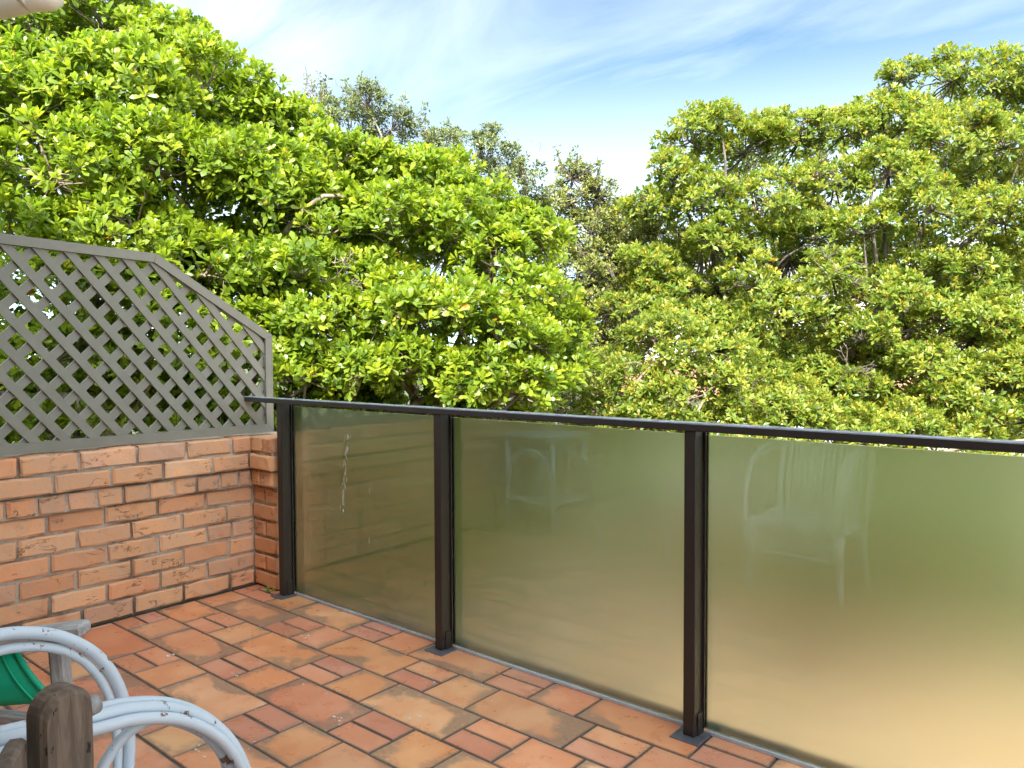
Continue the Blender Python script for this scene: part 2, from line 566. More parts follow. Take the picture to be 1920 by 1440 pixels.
MT['rail'] = mat_rail()
MT['plate_metal'] = mat_simple('base_plate_metal', (0.085, 0.095, 0.115), 0.3, 0.35, 40, 0.6, 0, 0.15)
MT['taupe'] = mat_simple('taupe_paint', (0.195, 0.192, 0.155), 0.5, 0.10, 14, 0.4, 0, 0.08)
MT['cane'] = mat_paint('white_cane_paint', (0.56, 0.65, 0.72), (0.13, 0.085, 0.06), 0.63)
MT['wood_grey'] = mat_timber('weathered_grey_timber', (0.26, 0.25, 0.24), (0.46, 0.46, 0.45), (0.13, 0.12, 0.11), (1.4, 14, 14))
MT['wood_brown'] = mat_timber('weathered_brown_timber', (0.10, 0.073, 0.052), (0.205, 0.155, 0.112), (0.065, 0.055, 0.046))
MT['green'] = mat_simple('green_canvas', (0.008, 0.42, 0.235), 0.55, 0.08, 180, 0.4, 0, 0.06)
MT['pvc'] = mat_simple('cream_pvc', (0.66, 0.65, 0.60), 0.35, 0.06, 12, 0.5, 0, 0.0)
MT['cream'] = mat_simple('cream_paint', (0.74, 0.70, 0.60), 0.6, 0.06, 6, 0.4, 0, 0.05)
MT['wallpaint'] = mat_simple('house_render', (0.42, 0.33, 0.25), 0.85, 0.12, 15, 0.3, 0, 0.2)
MT['dark_glass'] = mat_simple('dark_window_glass', (0.02, 0.022, 0.025), 0.1, 0.1, 3, 0.5, 0, 0.0)
MT['roof_metal'] = mat_simple('grey_roof_sheet', (0.25, 0.25, 0.26), 0.5, 0.1, 5, 0.5, 0, 0.0)
MT['frost'] = mat_frosted()
MT['drip'] = mat_simple('dried_white_drip', (0.62, 0.66, 0.62), 0.8, 0.15, 60, 0.3, 0, 0.2)
MT['weatherboard'] = mat_simple('white_weatherboard', (0.80, 0.79, 0.76), 0.6, 0.05, 4, 0.4, 0, 0.05)
MT['terracotta'] = mat_simple('terracotta_roof', (0.30, 0.17, 0.10), 0.8, 0.25, 9, 0.3, 0, 0.3)
MT['leaf_left'] = mat_leaf('glossy_lime_leaf', [(0.0, (0.062, 0.120, 0.014)), (0.40, (0.150, 0.225, 0.020)), (0.75, (0.235, 0.30, 0.022)), (1.0, (0.32, 0.36, 0.026)), (1.5, (0.45, 0.30, 0.03)), (2.0, (0.45, 0.16, 0.02))], trans=(1.8, 1.85, 1.1), tfac=0.46, rough=0.36)
MT['leaf_right'] = mat_leaf('yellow_tipped_leaf', [(0.0, (0.060, 0.120, 0.018)), (0.40, (0.135, 0.205, 0.026)), (0.75, (0.21, 0.265, 0.034)), (1.0, (0.29, 0.315, 0.045)), (1.5, (0.62, 0.44, 0.07)), (2.0, (0.60, 0.26, 0.02))], trans=(1.95, 1.75, 1.1), tfac=0.44, rough=0.42)
MT['leaf_thin'] = mat_leaf('grey_green_leaf', [(0.0, (0.075, 0.105, 0.04)), (0.5, (0.14, 0.175, 0.06)), (1.0, (0.21, 0.24, 0.09)), (1.5, (0.26, 0.22, 0.12)), (2.0, (0.30, 0.2, 0.1))], trans=(1.7, 1.7, 1.3), tfac=0.25, rough=0.45)
MT['leaf_mid'] = mat_leaf('olive_leaf', [(0.0, (0.06, 0.095, 0.018)), (0.5, (0.16, 0.19, 0.035)), (1.0, (0.26, 0.27, 0.06)), (1.5, (0.46, 0.38, 0.15)), (2.0, (0.50, 0.38, 0.20))], trans=(1.8, 1.7, 1.3), tfac=0.25, rough=0.45)
MT['bark_grey'] = mat_bark('pale_twig_bark', (0.13, 0.10, 0.07), (0.30, 0.245, 0.18))
MT['bark_dark'] = mat_bark('dark_branch_bark', (0.045, 0.036, 0.028), (0.14, 0.115, 0.09))


def mat_ground(name, dry):
    m, nt, bs, out = new_mat(name)
    t = nt.nodes.new('ShaderNodeTexCoord')
    v = t.outputs['Object']
    n = NOISE(nt, v, 0.55, 5, 0.6); n2 = NOISE(nt, v, 9, 5, 0.7)
    c = MIX(nt, SMOOTH(nt, n2, 0.3, 0.7), (0.52, 0.32, 0.215), (0.68, 0.44, 0.31))
    c = MIX(nt, SMOOTH(nt, n, 0.60, 0.72) if dry else SMOOTH(nt, n, 0.22, 0.34), c, (0.06, 0.075, 0.02))
    setc(nt, bs, c)
    bs.inputs['Roughness'].default_value = 0.95
    bump(nt, bs, n2, 0.4, 0.03)
    return m


MT['ground'] = mat_ground('lawn_and_mulch', False)
MT['path'] = mat_ground('sandy_path', True)

# ------------------------------------------------------------------ the balcony floor: grout bed and every tile
WALL_X = -1.41
floor = MB()
floor.box((-1.70, -3.6, -0.26), (6.0, 0.235, -0.0035))
floor_o = floor.build('balcony_floor', MT['grout'])
tag(floor_o, 'terracotta tiled balcony floor with dark joints', kind='structure')
edge = MB()
edge.box((-1.14, 0.2365, -0.26), (6.0, 0.262, 0.004), 0.003)
tag(edge.build('balcony_edge', MT['concrete']), 'grey concrete lip along the outer edge of the balcony', kind='structure')

LONG, HALF, SQ, ROW = 0.4174, 0.2116, 0.2083, 0.2004
PERIOD = LONG + HALF + SQ
ROW_OFF = [-0.9098 - 0.3259 * k for k in range(0, 18)]
tile_mesh = {}


def tile_mesh_for(ln, dp, mat, seed):
    key = (round(ln, 3), round(dp, 3), mat, seed)
    if key in tile_mesh:
        return tile_mesh[key]
    r = random.Random(hash(key) % 10007)
    b = MB()
    b.box((-ln / 2, -dp / 2, -0.010), (ln / 2, dp / 2, 0.0), 0.0022)
    b.v = [(x + r.uniform(-.0009, .0009), y + r.uniform(-.0009, .0009), z) for x, y, z in b.v]
    me = b.mesh('tile', MT[mat])
    tile_mesh[key] = me
    return me


TILE_COL = {
    'tile_long': [(0.64, 0.285, 0.145), (0.64, 0.255, 0.12), (0.68, 0.32, 0.165), (0.60, 0.24, 0.13), (0.66, 0.30, 0.17)],
    'tile_square': [(0.70, 0.33, 0.155), (0.70, 0.30, 0.14), (0.72, 0.36, 0.175), (0.68, 0.28, 0.14), (0.70, 0.32, 0.17)],
    'tile_half': [(0.62, 0.255, 0.145), (0.57, 0.23, 0.14), (0.64, 0.28, 0.155), (0.60, 0.26, 0.165), (0.67, 0.29, 0.15)]}
GAP = 0.0082
hidden_tiles = MB()
rt = random.Random(5)


def seen_tile(x, y):
    """near enough to what the photograph shows to be worth a piece of its own"""
    d = Vector((x - 2.2342, y + 2.0809, -1.22))
    z = d.dot(cw)
    if z < 0.9:
        return False
    px = 960 + 1432 * d.dot(cr) / z
    py = 720 - 1432 * d.dot(cu) / z
    return -260 < px < 1800 and py < 1640


def put_tile(x0, x1, y0, y1, kind):
    x0c = max(x0, WALL_X + 0.002)
    if x1 - x0c < 0.03 or x0c > 5.6:
        return
    ln, dp = x1 - x0c - GAP, y1 - y0 - GAP
    cx, cy = (x0c + x1) / 2, (y0 + y1) / 2
    z = rt.uniform(-0.0008, 0.0010)
    if not seen_tile(cx, cy):
        hidden_tiles.box((cx - ln / 2, cy - dp / 2, -0.010), (cx + ln / 2, cy + dp / 2, 0.0), 0.0022)
        return
    o = link('tile', tile_mesh_for(ln, dp, kind, rt.randrange(3)), floor_o,
             (cx + rt.uniform(-.001, .001), cy + rt.uniform(-.001, .001), z),
             (rt.uniform(-.0022, .0022), rt.uniform(-.0022, .0022), rt.uniform(-.0035, .0035)))
    c = rt.choice(TILE_COL[kind])
    k = rt.uniform(0.9, 1.1)
    o.color = (c[0] * k, c[1] * k * rt.uniform(.93, 1.07), c[2] * k, 1)


for row, off in enumerate(ROW_OFF):
    y1 = ROW * (1 - row)
    y0 = y1 - ROW
    if row == 0:
        y1 += 0.006
    x = off - 6 * PERIOD
    while x < 5.6:
        if x + PERIOD > WALL_X:
            put_tile(x, x + LONG, y0, y1, 'tile_long')
            ym = (y0 + y1) / 2
            put_tile(x + LONG, x + LONG + HALF, y0, ym, 'tile_half')
            put_tile(x + LONG, x + LONG + HALF, ym, y1, 'tile_half')
            put_tile(x + LONG + HALF, x + PERIOD, y0, y1, 'tile_square')
        x += PERIOD
ht = hidden_tiles.build('tile_rows', MT['tile_square'], floor_o)
ht.color = (0.52, 0.18, 0.07, 1)
tag(ht, kind='stuff')

# ------------------------------------------------------------------ ground below, far land
g = MB()
g.add([(-400, -300, -2.7), (400, -300, -2.7), (400, 600, -2.7), (-400, 600, -2.7)], [(0, 1, 2, 3)])
tag(g.build('ground', MT['ground']), 'dark garden ground below the balcony', kind='structure')
g = MB()
g.box((-4.8, 2.2, -2.9), (14.0, 8.6, -2.66), 0.02)
tag(g.build('path', MT['path']), 'pale sandy path below the balcony, blurred through the frosted glass', kind='structure')

# ------------------------------------------------------------------ brick parapet wall, one object per brick
wall = empty('brick_wall', (WALL_X, -1.6, 0))
tag(wall, 'low parapet wall of worn orange bricks with stepped coping, under the lattice screen', 'wall')
BRICK_COL = [(0.62, 0.365, 0.215), (0.58, 0.345, 0.205), (0.65, 0.395, 0.235), (0.55, 0.335, 0.215), (0.63, 0.375, 0.22), (0.60, 0.325, 0.185), (0.58, 0.355, 0.23)]
NAR = random.Random(21)


def brick_mesh(ln, h, dp, seed):
    """rough brick: face towards +y at y=0, body behind it; centred on x, standing on z=0"""
    r = random.Random(seed)
    nx, nz = (6, 4) if ln > 0.14 else (4, 4)
    e = 0.007
    xs = [-ln / 2] + list(np.linspace(-ln / 2 + e * 1.4, ln / 2 - e * 1.4, nx - 2)) + [ln / 2]
    zs = [0.0] + list(np.linspace(e, h - e, nz - 2)) + [h]
    vs, fs = [], []
    for j, z in enumerate(zs):
        for i, x in enumerate(xs):
            border = (i in (0, nx - 1)) + (j in (0, nz - 1))
            y = r.uniform(-0.0022, 0.0022)
            if border:
                y = -e * (0.75 if border == 1 else 1.15) + r.uniform(-0.003, 0.002)
                if r.random() < 0.2:
                    y -= r.uniform(0.004, 0.013)
            jx = r.uniform(-.003, .003) if 0 < i < nx - 1 else r.uniform(-.0022, .0022)
            vs.append((x + jx, y, z + r.uniform(-.0034, .0034)))
    for j in range(nz - 1):
        for i in range(nx - 1):
            a = j * nx + i
            fs.append((a, a + 1, a + nx + 1, a + nx))
    ring = [i for i in range(nx)] + [j * nx + nx - 1 for j in range(1, nz)] + [(nz - 1) * nx + i for i in range(nx - 2, -1, -1)] + [j * nx for j in range(nz - 2, 0, -1)]
    b0 = len(vs)
    for k in ring:
        x, y, z = vs[k]
        vs.append((x, -dp, z))
    m = len(ring)
    for k in range(m):
        fs.append((ring[k], ring[(k + 1) % m], b0 + (k + 1) % m, b0 + k))
    fs.append(tuple(b0 + k for k in range(m)))
    b = MB(); b.add(vs, fs)
    return b.mesh('brick', MT['brick'])


brick_cache = {}


def put_brick(center, ln, h, dp, rz, colour=None):
    key = (round(ln / 0.012), round(dp, 2), NAR.randrange(5))
    if key not in brick_cache:
        brick_cache[key] = brick_mesh(key[0] * 0.012, h, dp, hash(key) % 9973)
    o = link('brick', brick_cache[key], wall, center, (NAR.uniform(-.012, .012), NAR.uniform(-.008, .008), rz + NAR.uniform(-.012, .012)))
    c = colour or NAR.choice(BRICK_COL)
    k = NAR.uniform(0.86, 1.1)
    o.scale = (ln / (key[0] * 0.012), 1, 1)
    o.color = (c[0] * k, c[1] * k, c[2] * k, 1)


CH = 0.0893                      # course height
COURSES = [  # x of the face, joints (y) seen in the photograph, corner y, step beyond the frame; from the coping down
    (-1.362, [-0.973, -0.735, -0.486, -0.248, -0.011], 0.075, 0.242),
    (-1.362, [-0.841, -0.603, -0.364, -0.118], 0.066, 0.242),
    (-1.383, [-1.019, -0.9, -0.782, -0.659, -0.542, -0.424, -0.305, -0.189, -0.064, 0.04], 0.086, 0.121),
    (-1.410, [-0.856, -0.621, -0.375, -0.133], 0.112, 0.242),
    (-1.410, [-0.971, -0.735, -0.5, -0.255, -0.015], 0.112, 0.242),
    (-1.410, [-0.848, -0.611, -0.373, -0.128, 0.012], 0.112, 0.242),
    (-1.410, [-0.971, -0.742, -0.504, -0.252, -0.006], 0.112, 0.242),
    (-1.410, [-0.85, -0.614, -0.369, -0.129], 0.112, 0.242),
    (-1.410, [-0.964, -0.722, -0.493, -0.252, -0.006], 0.112, 0.242)]
STUB_END = -1.205
JT = 0.0135
for ci, (fx, joints, corner, step) in enumerate(COURSES):
    z0 = 0.804 - CH * (ci + 1) + 0.010
    js = list(joints)
    while js[0] > -3.2:
        js.insert(0, js[0] - step)
    js.append(corner + 0.026)
    h = CH - 0.0145
    if ci == 0:
        h += 0.002
    for a, b in zip(js[:-1], js[1:]):
        ln = b - a - JT
        if ln < 0.02:
            continue
        put_brick((fx + NAR.uniform(-.0035, .0035), (a + b) / 2, z0), ln, h, 0.10, -math.pi / 2)
    # the short return at the corner, facing along the wall
    fy = corner + 0.022 if ci >= 3 else corner + 0.018
    end = STUB_END + (0.03 if ci < 2 else 0.012 if ci == 2 else 0)
    cuts = {0: [0.55], 1: [], 2: [0.42]}.get(ci, [0.5] if ci % 2 == 1 else [])
    xs = [fx - 0.010] + [fx + (end - fx) * t for t in cuts] + [end]
    for a, b in zip(xs[:-1], xs[1:]):
        put_brick(((a + b) / 2, fy + NAR.uniform(-.003, .003), z0), b - a - JT, h, 0.23, math.pi,
                  (0.54, 0.28, 0.145) if ci > 2 else (0.58, 0.33, 0.18))
mor = MB()
mor.box((-1.66, -3.4, -0.003), (-1.4225, 0.36, 0.791), 0.004)
mor.box((-1.66, -3.4, 0.538), (-1.394, 0.36, 0.625), 0.004)
mor.box((-1.66, -3.4, 0.630), (-1.374, 0.36, 0.796), 0.004)
mor.box((-1.45, 0.146, -0.003), (STUB_END - 0.010, 0.358, 0.789), 0.004)
mor.box((-1.45, 0.118, 0.540), (STUB_END + 0.002, 0.357, 0.623), 0.004)
mor.box((-1.45, 0.104, 0.628), (STUB_END + 0.020, 0.356, 0.794), 0.004)
mor.build('mortar', MT['mortar'], wall)

# ------------------------------------------------------------------ lattice screen on the wall
trel = empty('lattice_screen', (-1.44, -0.9, 0.806))
tag(trel, 'taupe painted timber lattice screen with a cut off corner, standing on the brick wall', 'lattice screen')
POLY = [(-2.35, 0.812), (0.268, 0.812), (0.268, 1.335), (-0.352, 1.712), (-2.35, 1.775)]   # y, z outline
FW = 0.042


def frame_bar(p, q, w, x0, x1, name, m1=(0, 0), m2=(0, 0)):
    """bar along the inside (left) of p->q with mitred ends given as inner-corner points"""
    b = MB()
    b.prism([p, q, m2, m1], 'x', x0, x1)
    return b.build(name, MT['taupe'], trel)


def inset(poly, w):
    n = len(poly)
    out = []
    for i in range(n):
        p0, p1, p2 = (np.array(poly[(i + k - 1) % n]) for k in range(3))
        d1 = (p1 - p0) / np.linalg.norm(p1 - p0); d2 = (p2 - p1) / np.linalg.norm(p2 - p1)
        n1 = np.array([-d1[1], d1[0]]); n2 = np.array([-d2[1], d2[0]])
        A = np.array([d1, -d2]).T
        t = np.linalg.solve(A, (p1 + n2 * w) - (p1 + n1 * w))
        out.append(tuple(p1 + n1 * w + d1 * t[0]))
    return out


INN = inset(POLY, FW)
NAMES = ['bottom_rail', 'stile', 'sloping_rail', 'top_rail', 'stile']
for i in range(5):
    j = (i + 1) % 5
    b = MB()
    g_ = 0.0006
    d = np.array(POLY[j]) - np.array(POLY[i]); d = d / np.linalg.norm(d) * g_
    b.prism([tuple(np.array(POLY[i]) + d), tuple(np.array(POLY[j]) - d), tuple(np.array(INN[j]) - d), tuple(np.array(INN[i]) + d)], 'x', -1.466, -1.418)
    b.build(NAMES[i], MT['taupe'], trel)


def clip_line(p, d, poly):
    t0, t1 = -9.0, 9.0
    n = len(poly)
    for i in range(n):
        a = np.array(poly[i]); e = np.array(poly[(i + 1) % n]) - a
        nn = np.array([-e[1], e[0]])
        k = nn @ d
        q = nn @ (p - a)
        if abs(k) < 1e-9:
            if q < 0:
                return None
            continue
        t = -q / k
        if k > 0:
            t0 = max(t0, t)
        else:
            t1 = min(t1, t)
    return (t0, t1) if t1 - t0 > 0.02 else None


SL_IN = inset(POLY, FW * 0.72)


def slats(angle, ref, spacing, x0, x1, w):
    d = np.array([math.cos(angle), math.sin(angle)])
    nrm = np.array([-d[1], d[0]])
    for k in range(-40, 40):
        c = np.array(ref) + nrm * spacing * k
        t = clip_line(c, d, SL_IN)
        if not t:
            continue
        a, b_ = c + d * t[0], c + d * t[1]
        hw = w / 2
        b = MB()
        b.prism([tuple(a - nrm * hw), tuple(b_ - nrm * hw), tuple(b_ + nrm * hw), tuple(a + nrm * hw)], 'x', x0, x1)
        b.build('slat', MT['taupe'], trel)


slats(R(-50.2), (-0.131 - 0.022, 0.843), 0.0925, -1.4405, -1.4285, 0.037)
slats(R(44.0), (-0.925, 1.622), 0.0925, -1.4535, -1.4415, 0.037)

# ------------------------------------------------------------------ balustrade
bal = empty('glass_balustrade', (1.5, 0.135, 0))
tag(bal, 'dark metal balustrade with frosted glass panels along the balcony edge', 'balustrade')
rail = MB()
rail.box((-1.478, 0.102, 0.981), (5.6, 0.166, 1.006), 0.003)
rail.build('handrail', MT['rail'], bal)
PITCH = 1.1275
POSTS = [-1.123 + PITCH * k for k in range(6)]
for px in POSTS:
    p = MB()
    p.box((px - 0.020, 0.108, 0.0062), (px + 0.020, 0.160, 0.981), 0.002)
    po = p.build('post', MT['black_metal'], bal)
    q = MB()
    q.box((px - 0.050, 0.074, 0.0), (px + 0.050, 0.176, 0.006), 0.0015)
    q.build('base_plate', MT['plate_metal'], po)
    s = MB()
    s.box((px + 0.0205, 0.128, 0.006), (px + 0.024, 0.168, 0.078), 0.001)
    s.build('bracket', MT['black_metal'], po)
    for sgn in (-1, 1):
        c = MB()
        xi = px + sgn * 0.0145
        # U-shaped glazing channel behind the post, open towards the pane
        a, b_ = sorted((xi - sgn * 0.012, xi + sgn * 0.0135))
        c.box((a, 0.1605, 0.02), (b_, 0.1665, 0.975))
        c.box((a, 0.1815, 0.02), (b_, 0.1865, 0.975))
        a, b_ = sorted((xi - sgn * 0.012, xi - sgn * 0.008))
        c.box((a, 0.1668, 0.02), (b_, 0.1812, 0.975))
        c.build('glazing_channel', MT['black_metal'], po)
MT['seal'] = mat_simple('blue_grey_seal', (0.36, 0.42, 0.47), 0.4, 0.15, 30, 0.5, 0, 0.0)
panes = []
for a, b_ in zip(POSTS[:-1], POSTS[1:]):
    p = MB()
    p.box((a + 0.012, 0.170, 0.017), (b_ - 0.012, 0.178, 0.966), 0.0008)
    panes.append(p.build('glass_panel', MT['frost'], bal))
    p = MB()
    p.box((a + 0.034, 0.1655, 0.0005), (b_ - 0.034, 0.1835, 0.0145), 0.002)
    p.build('bottom_seal', MT['seal'], bal)
# dried drips and specks on the camera side of the first panes
rd = random.Random(3)


def blot(b, x, z, w, h, y=0.1692):
    n = 7
    pts = [(x + w * math.cos(2 * math.pi * i / n) * rd.uniform(.5, 1.1), z + h * math.sin(2 * math.pi * i / n) * rd.uniform(.6, 1.1)) for i in range(n)]
    b.prism(pts, 'y', y, y + 0.0006)


d = MB()
for i in range(46):
    t = rd.random()
    x = -0.648 - 0.055 * t + rd.gauss(0, 0.010)
    z = 0.875 - 0.40 * t + rd.gauss(0, 0.01)
    blot(d, x, z, rd.uniform(.0008, .0022), rd.uniform(.004, .016))
for x, z in ((-.50, .60), (-.505, .37)):
    blot(d, x, z, .0015, .014)
tag(d.build('dried_drip', MT['drip'], panes[0]), kind='stuff')
d = MB()
for x, z, w, h in ((1.98, .50, .006, .002), (1.995, .505, .002, .001), (1.90, .515, .003, .001), (1.88, .51, .003, .001), (1.62, .545, .0015, .003), (1.87, .455, .004, .002), (2.1, .37, .002, .008)):
    blot(d, x, z, w, h)
tag(d.build('speck', MT['drip'], panes[2]), kind='stuff')

# ------------------------------------------------------------------ house behind the camera with its verandah roof
house = empty('house', (2.2, -3.6, 0))
tag(house, 'house behind the balcony whose cream pipe pokes in at the top left', 'house')
b = MB()
b.box((-2.1, -3.85, -2.7), (7.0, -3.62, 3.04)); b.build('wall', MT['wallpaint'], house)
b = MB()
b.prism([(-7.4, 4.1), (-1.56, 3.16), (-1.56, 3.22), (-7.4, 4.16)], 'x', -2.6, 7.2); b.build('roof', MT['roof_metal'], house)
b = MB(); b.box((-2.6, -3.9, 3.04), (7.2, -1.62, 3.06)); b.build('soffit', MT['cream'], house)
b = MB(); b.box((-2.6, -1.618, 3.0), (7.2, -1.595, 3.16), 0.003); b.build('fascia', MT['cream'], house)
b = MB()
gt = [(-1.592 + 0.055 + 0.055 * math.cos(t), 3.13 + 0.055 * math.sin(t)) for t in np.linspace(math.pi, 2 * math.pi, 9)]
b.prism(gt + [(gt[-1][0] - 0.004, gt[-1][1]), (gt[0][0] + 0.004, gt[0][1])], 'x', -2.6, 7.2); b.build('gutter', MT['pvc'], house)
for x0, x1, z0, z1, nm in ((0.2, 1.9, 0.05, 2.1, 'door'), (2.8, 4.4, 0.9, 2.1, 'window')):
    b = MB()
    b.box((x0, -3.617, z0), (x0 + .06, -3.57, z1), .003); b.box((x1 - .06, -3.617, z0), (x1, -3.57, z1), .003)
    b.box((x0 + .06, -3.617, z1 - .06), (x1 - .06, -3.57, z1), .003); b.box((x0 + .06, -3.617, z0), (x1 - .06, -3.57, z0 + .06), .003)
    b.box(((x0 + x1) / 2 - .03, -3.617, z0 + .06), ((x0 + x1) / 2 + .03, -3.57, z1 - .06), .003)
    f = b.build(nm, MT['cream'], house)
    b = MB(); b.box((x0 + .05, -3.615, z0 + .05), (x1 - .05, -3.60, z1 - .05)); b.build('pane', MT['dark_glass'], f)
# the cream downpipe: comes along from the left, kinks at a socket and climbs to the gutter
pp = [np.array(q) for q in ((-1.6792, -1.3734, 2.5154), (-1.1994, -0.9669, 2.6281), (-1.1364, -0.9114, 2.6843), (-1.0500, -1.2500, 2.9000), (-1.0500, -1.5400, 3.1000))]
b = MB()
path = smooth_path(pp, 10)
b.tube(path, 0.058, 20)
dp = b.build('downpipe', MT['pvc'], house)
b = MB()
b.tube([pp[1] - (pp[1] - pp[0]) * 0.002, pp[1] + (pp[2] - pp[1]) * 0.20], [0.0625, 0.0632], 20)
b.build('socket', MT['pvc'], dp)

# ------------------------------------------------------------------ white cane armchair
ch = empty('cane_armchair', (0.87, -1.66, 0))
tag(ch, 'white painted cane armchair with chipped paint and bent arms, at the lower left', 'armchair')
CM = MT['cane']


def arm(x, side, strands):
    b = MB()
    base = [(-2.02, 0.760), (-1.90, 0.742), (-1.76, 0.727), (-1.655, 0.716), (-1.593, 0.708), (-1.529, 0.684), (-1.472, 0.640), (-1.433, 0.585), (-1.408, 0.515), (-1.398, 0.43), (-1.402, 0.34)]
    p = smooth_path([(x, y, z) for y, z in base], 6)
    tng = np.gradient(p, axis=0); tng /= np.linalg.norm(tng, axis=1)[:, None]
    inn = np.stack([np.zeros(len(p)), tng[:, 2], -tng[:, 1]], 1)      # towards the inside of the bend
    t = np.linspace(0, 1, len(p))[:, None]
    for dx, di, spread_, r in strands:
        b.tube(p + inn * (di + spread_ * np.clip(0.55 - t, 0, 1)) + [side * dx, 0, 0], r, 10)
    return b.build('arm', CM, ch)


a1 = arm(1.10, 1, [(-0.017, -0.001, 0, .0090), (0.001, 0.001, 0, .0092), (0.018, 0.012, 0, .0088), (-0.006, 0.019, 0, .0082)])
a2 = arm(0.625, -1, [(0, 0, 0, .0118), (0.004, 0.0215, 0.05, .0090)])
for x, par in ((1.078, a1),):
    b = MB()
    hp = [(-1.70, 0.36), (-1.672, 0.50), (-1.640, 0.602), (-1.602, 0.656), (-1.553, 0.668), (-1.503, 0.643), (-1.459, 0.597), (-1.434, 0.541), (-1.424, 0.45), (-1.424, 0.36)]
    b.tube(smooth_path([(x, y, z) for y, z in hp], 6), 0.0085, 10)
    b.build('hoop', CM, par)
# seat frame and seat canes that roll over the front edge
b = MB()
b.tube([(0.63, -1.43, 0.335), (1.10, -1.43, 0.335)], 0.016, 10)
b.tube([(0.63, -1.85, 0.345), (1.10, -1.85, 0.345)], 0.016, 10)
b.tube([(0.63, -1.43, 0.335), (0.63, -1.85, 0.345)], 0.016, 10)
b.tube([(1.10, -1.43, 0.335), (1.10, -1.85, 0.345)], 0.016, 10)
sf = b.build('seat_frame', CM, ch)
for i in range(15):
    b = MB()
    x = 0.652 + i * 0.0304
    b.tube(smooth_path([(x, -1.86, 0.368), (x, -1.65, 0.352), (x, -1.46, 0.362), (x, -1.418, 0.355), (x, -1.408, 0.325), (x, -1.412, 0.295)], 4), 0.0112, 6)
    b.build('seat_cane', CM, sf)
b = MB()
b.tube([(0.64, -1.414, 0.292), (1.09, -1.414, 0.292)], 0.010, 8)
b.tube([(0.64, -1.414, 0.205), (1.09, -1.414, 0.205)], 0.010, 8)
for i in range(22):
    x = 0.655 + i * 0.0202
    b.tube([(x, -1.414, 0.292), (x, -1.414, 0.205)], 0.0075, 5)
b.build('apron', CM, ch)
bk = MB()
bk.tube(smooth_path([(0.635, -1.85, 0.33), (0.625, -1.93, 0.62), (0.66, -2.03, 0.93), (0.865, -2.06, 0.985), (1.07, -2.03, 0.93), (1.105, -1.93, 0.62), (1.095, -1.85, 0.33)], 8), 0.016, 10)
bk.tube([(0.63, -1.915, 0.555), (1.10, -1.915, 0.555)], 0.009, 8)
bko = bk.build('backrest', CM, ch)
for i in range(14):
    b = MB()
    t = (i - 6.5) / 6.5
    x = 0.865 + t * 0.185
    top = 0.965 - 0.05 * t * t
    b.tube(smooth_path([(x, -1.855, 0.36), (x * 1.0 + 0.01 * t, -1.925, 0.62), (x + 0.018 * t, -2.04, top)], 4), 0.0095, 6)
    b.build('back_cane', CM, bko)
for (x, y, fx, fy, nm) in ((0.645, -1.42, -.006, .012, 'front_leg'), (1.09, -1.42, .02, .012, 'front_leg'), (0.65, -1.84, -.02, -.05, 'rear_leg'), (1.085, -1.84, .02, -.05, 'rear_leg')):
    b = MB()
    b.tube([(x, y, 0.37), (x, y, 0.12)], 0.027, 12)
    b.tube([(x, y, 0.122), (x + fx, y + fy, 0.0)], [0.0175, 0.015], 10)
    lg = b.build(nm, CM, ch)
    b = MB()
    for k in range(3):
        b.tube([(x, y, 0.118 - 0.008 * k), (x, y, 0.125 - 0.008 * k)], 0.0285 - 0.001 * k, 10)
    b.build('wrapping', CM, lg)
b = MB()
for x, s in ((0.655, 1), (1.08, -1)):
    b.tube([(x, -1.425, 0.13), (x + s * 0.07, -1.425, 0.205)], 0.007, 6)
b.tube([(0.65, -1.42, 0.125), (1.08, -1.84, 0.125)], 0.008, 6)
b.tube([(1.09, -1.42, 0.128), (0.65, -1.84, 0.128)], 0.008, 6)
b.build('brace', CM, ch)

# ------------------------------------------------------------------ white cane side table with arched sides (seen in the glass)
tb = empty('cane_table', (-1.05, -1.88, 0))
tag(tb, 'small white cane side table with arched sides, mirrored in the middle glass panel', 'side table')
b = MB(); b.box((-1.285, -2.10, 0.645), (-0.805, -1.66, 0.668), .004); b.build('tabletop', CM, tb)
b = MB(); b.box((-1.25, -2.06, 0.19), (-0.84, -1.70, 0.208), .003); b.build('shelf', CM, tb)
for x in (-1.245, -0.845):
    for y in (-1.695, -2.065):
        b = MB(); b.tube([(x, y, 0), (x, y, 0.645)], 0.020, 8); b.build('leg', CM, tb)
for y in (-1.693, -2.067):
    b = MB()
    b.tube([(-1.232 + 0.374 * (0.5 - 0.5 * math.cos(math.pi * t)), y, 0.36 + 0.20 * math.sin(math.pi * t)) for t in np.linspace(0, 1, 21)], 0.019, 8)
    b.build('arch', CM, tb)

# ------------------------------------------------------------------ weathered timber deck chair with a green sling, beyond the cane chair
dc = empty('deck_chair', (-0.05, -1.55, 0))
tag(dc, 'weathered grey timber deck chair with a green canvas sling, behind the white cane chair', 'deck chair')
G = MT['wood_grey']


def plank(name, p, q, w, h, mat, parent, up=(0, 0, 1), rnd=0.0):
    """rounded board from p to q: w across, h along 'up'"""
    p, q = Vector(p), Vector(q)
    d = (q - p)
    ln = d.length
    x = d.normalized()
    y = Vector(up).cross(x).normalized()
    z = x.cross(y)
    m = Matrix(((x.x, y.x, z.x), (x.y, y.y, z.y), (x.z, y.z, z.z))).to_4x4()
    b = MB()
    b.box((0, -w / 2, -h / 2), (ln, w / 2, h / 2), rnd or min(w, h) * 0.22)
    o = link(name, b.mesh(name, mat), parent, tuple(p), m.to_euler())
    return o


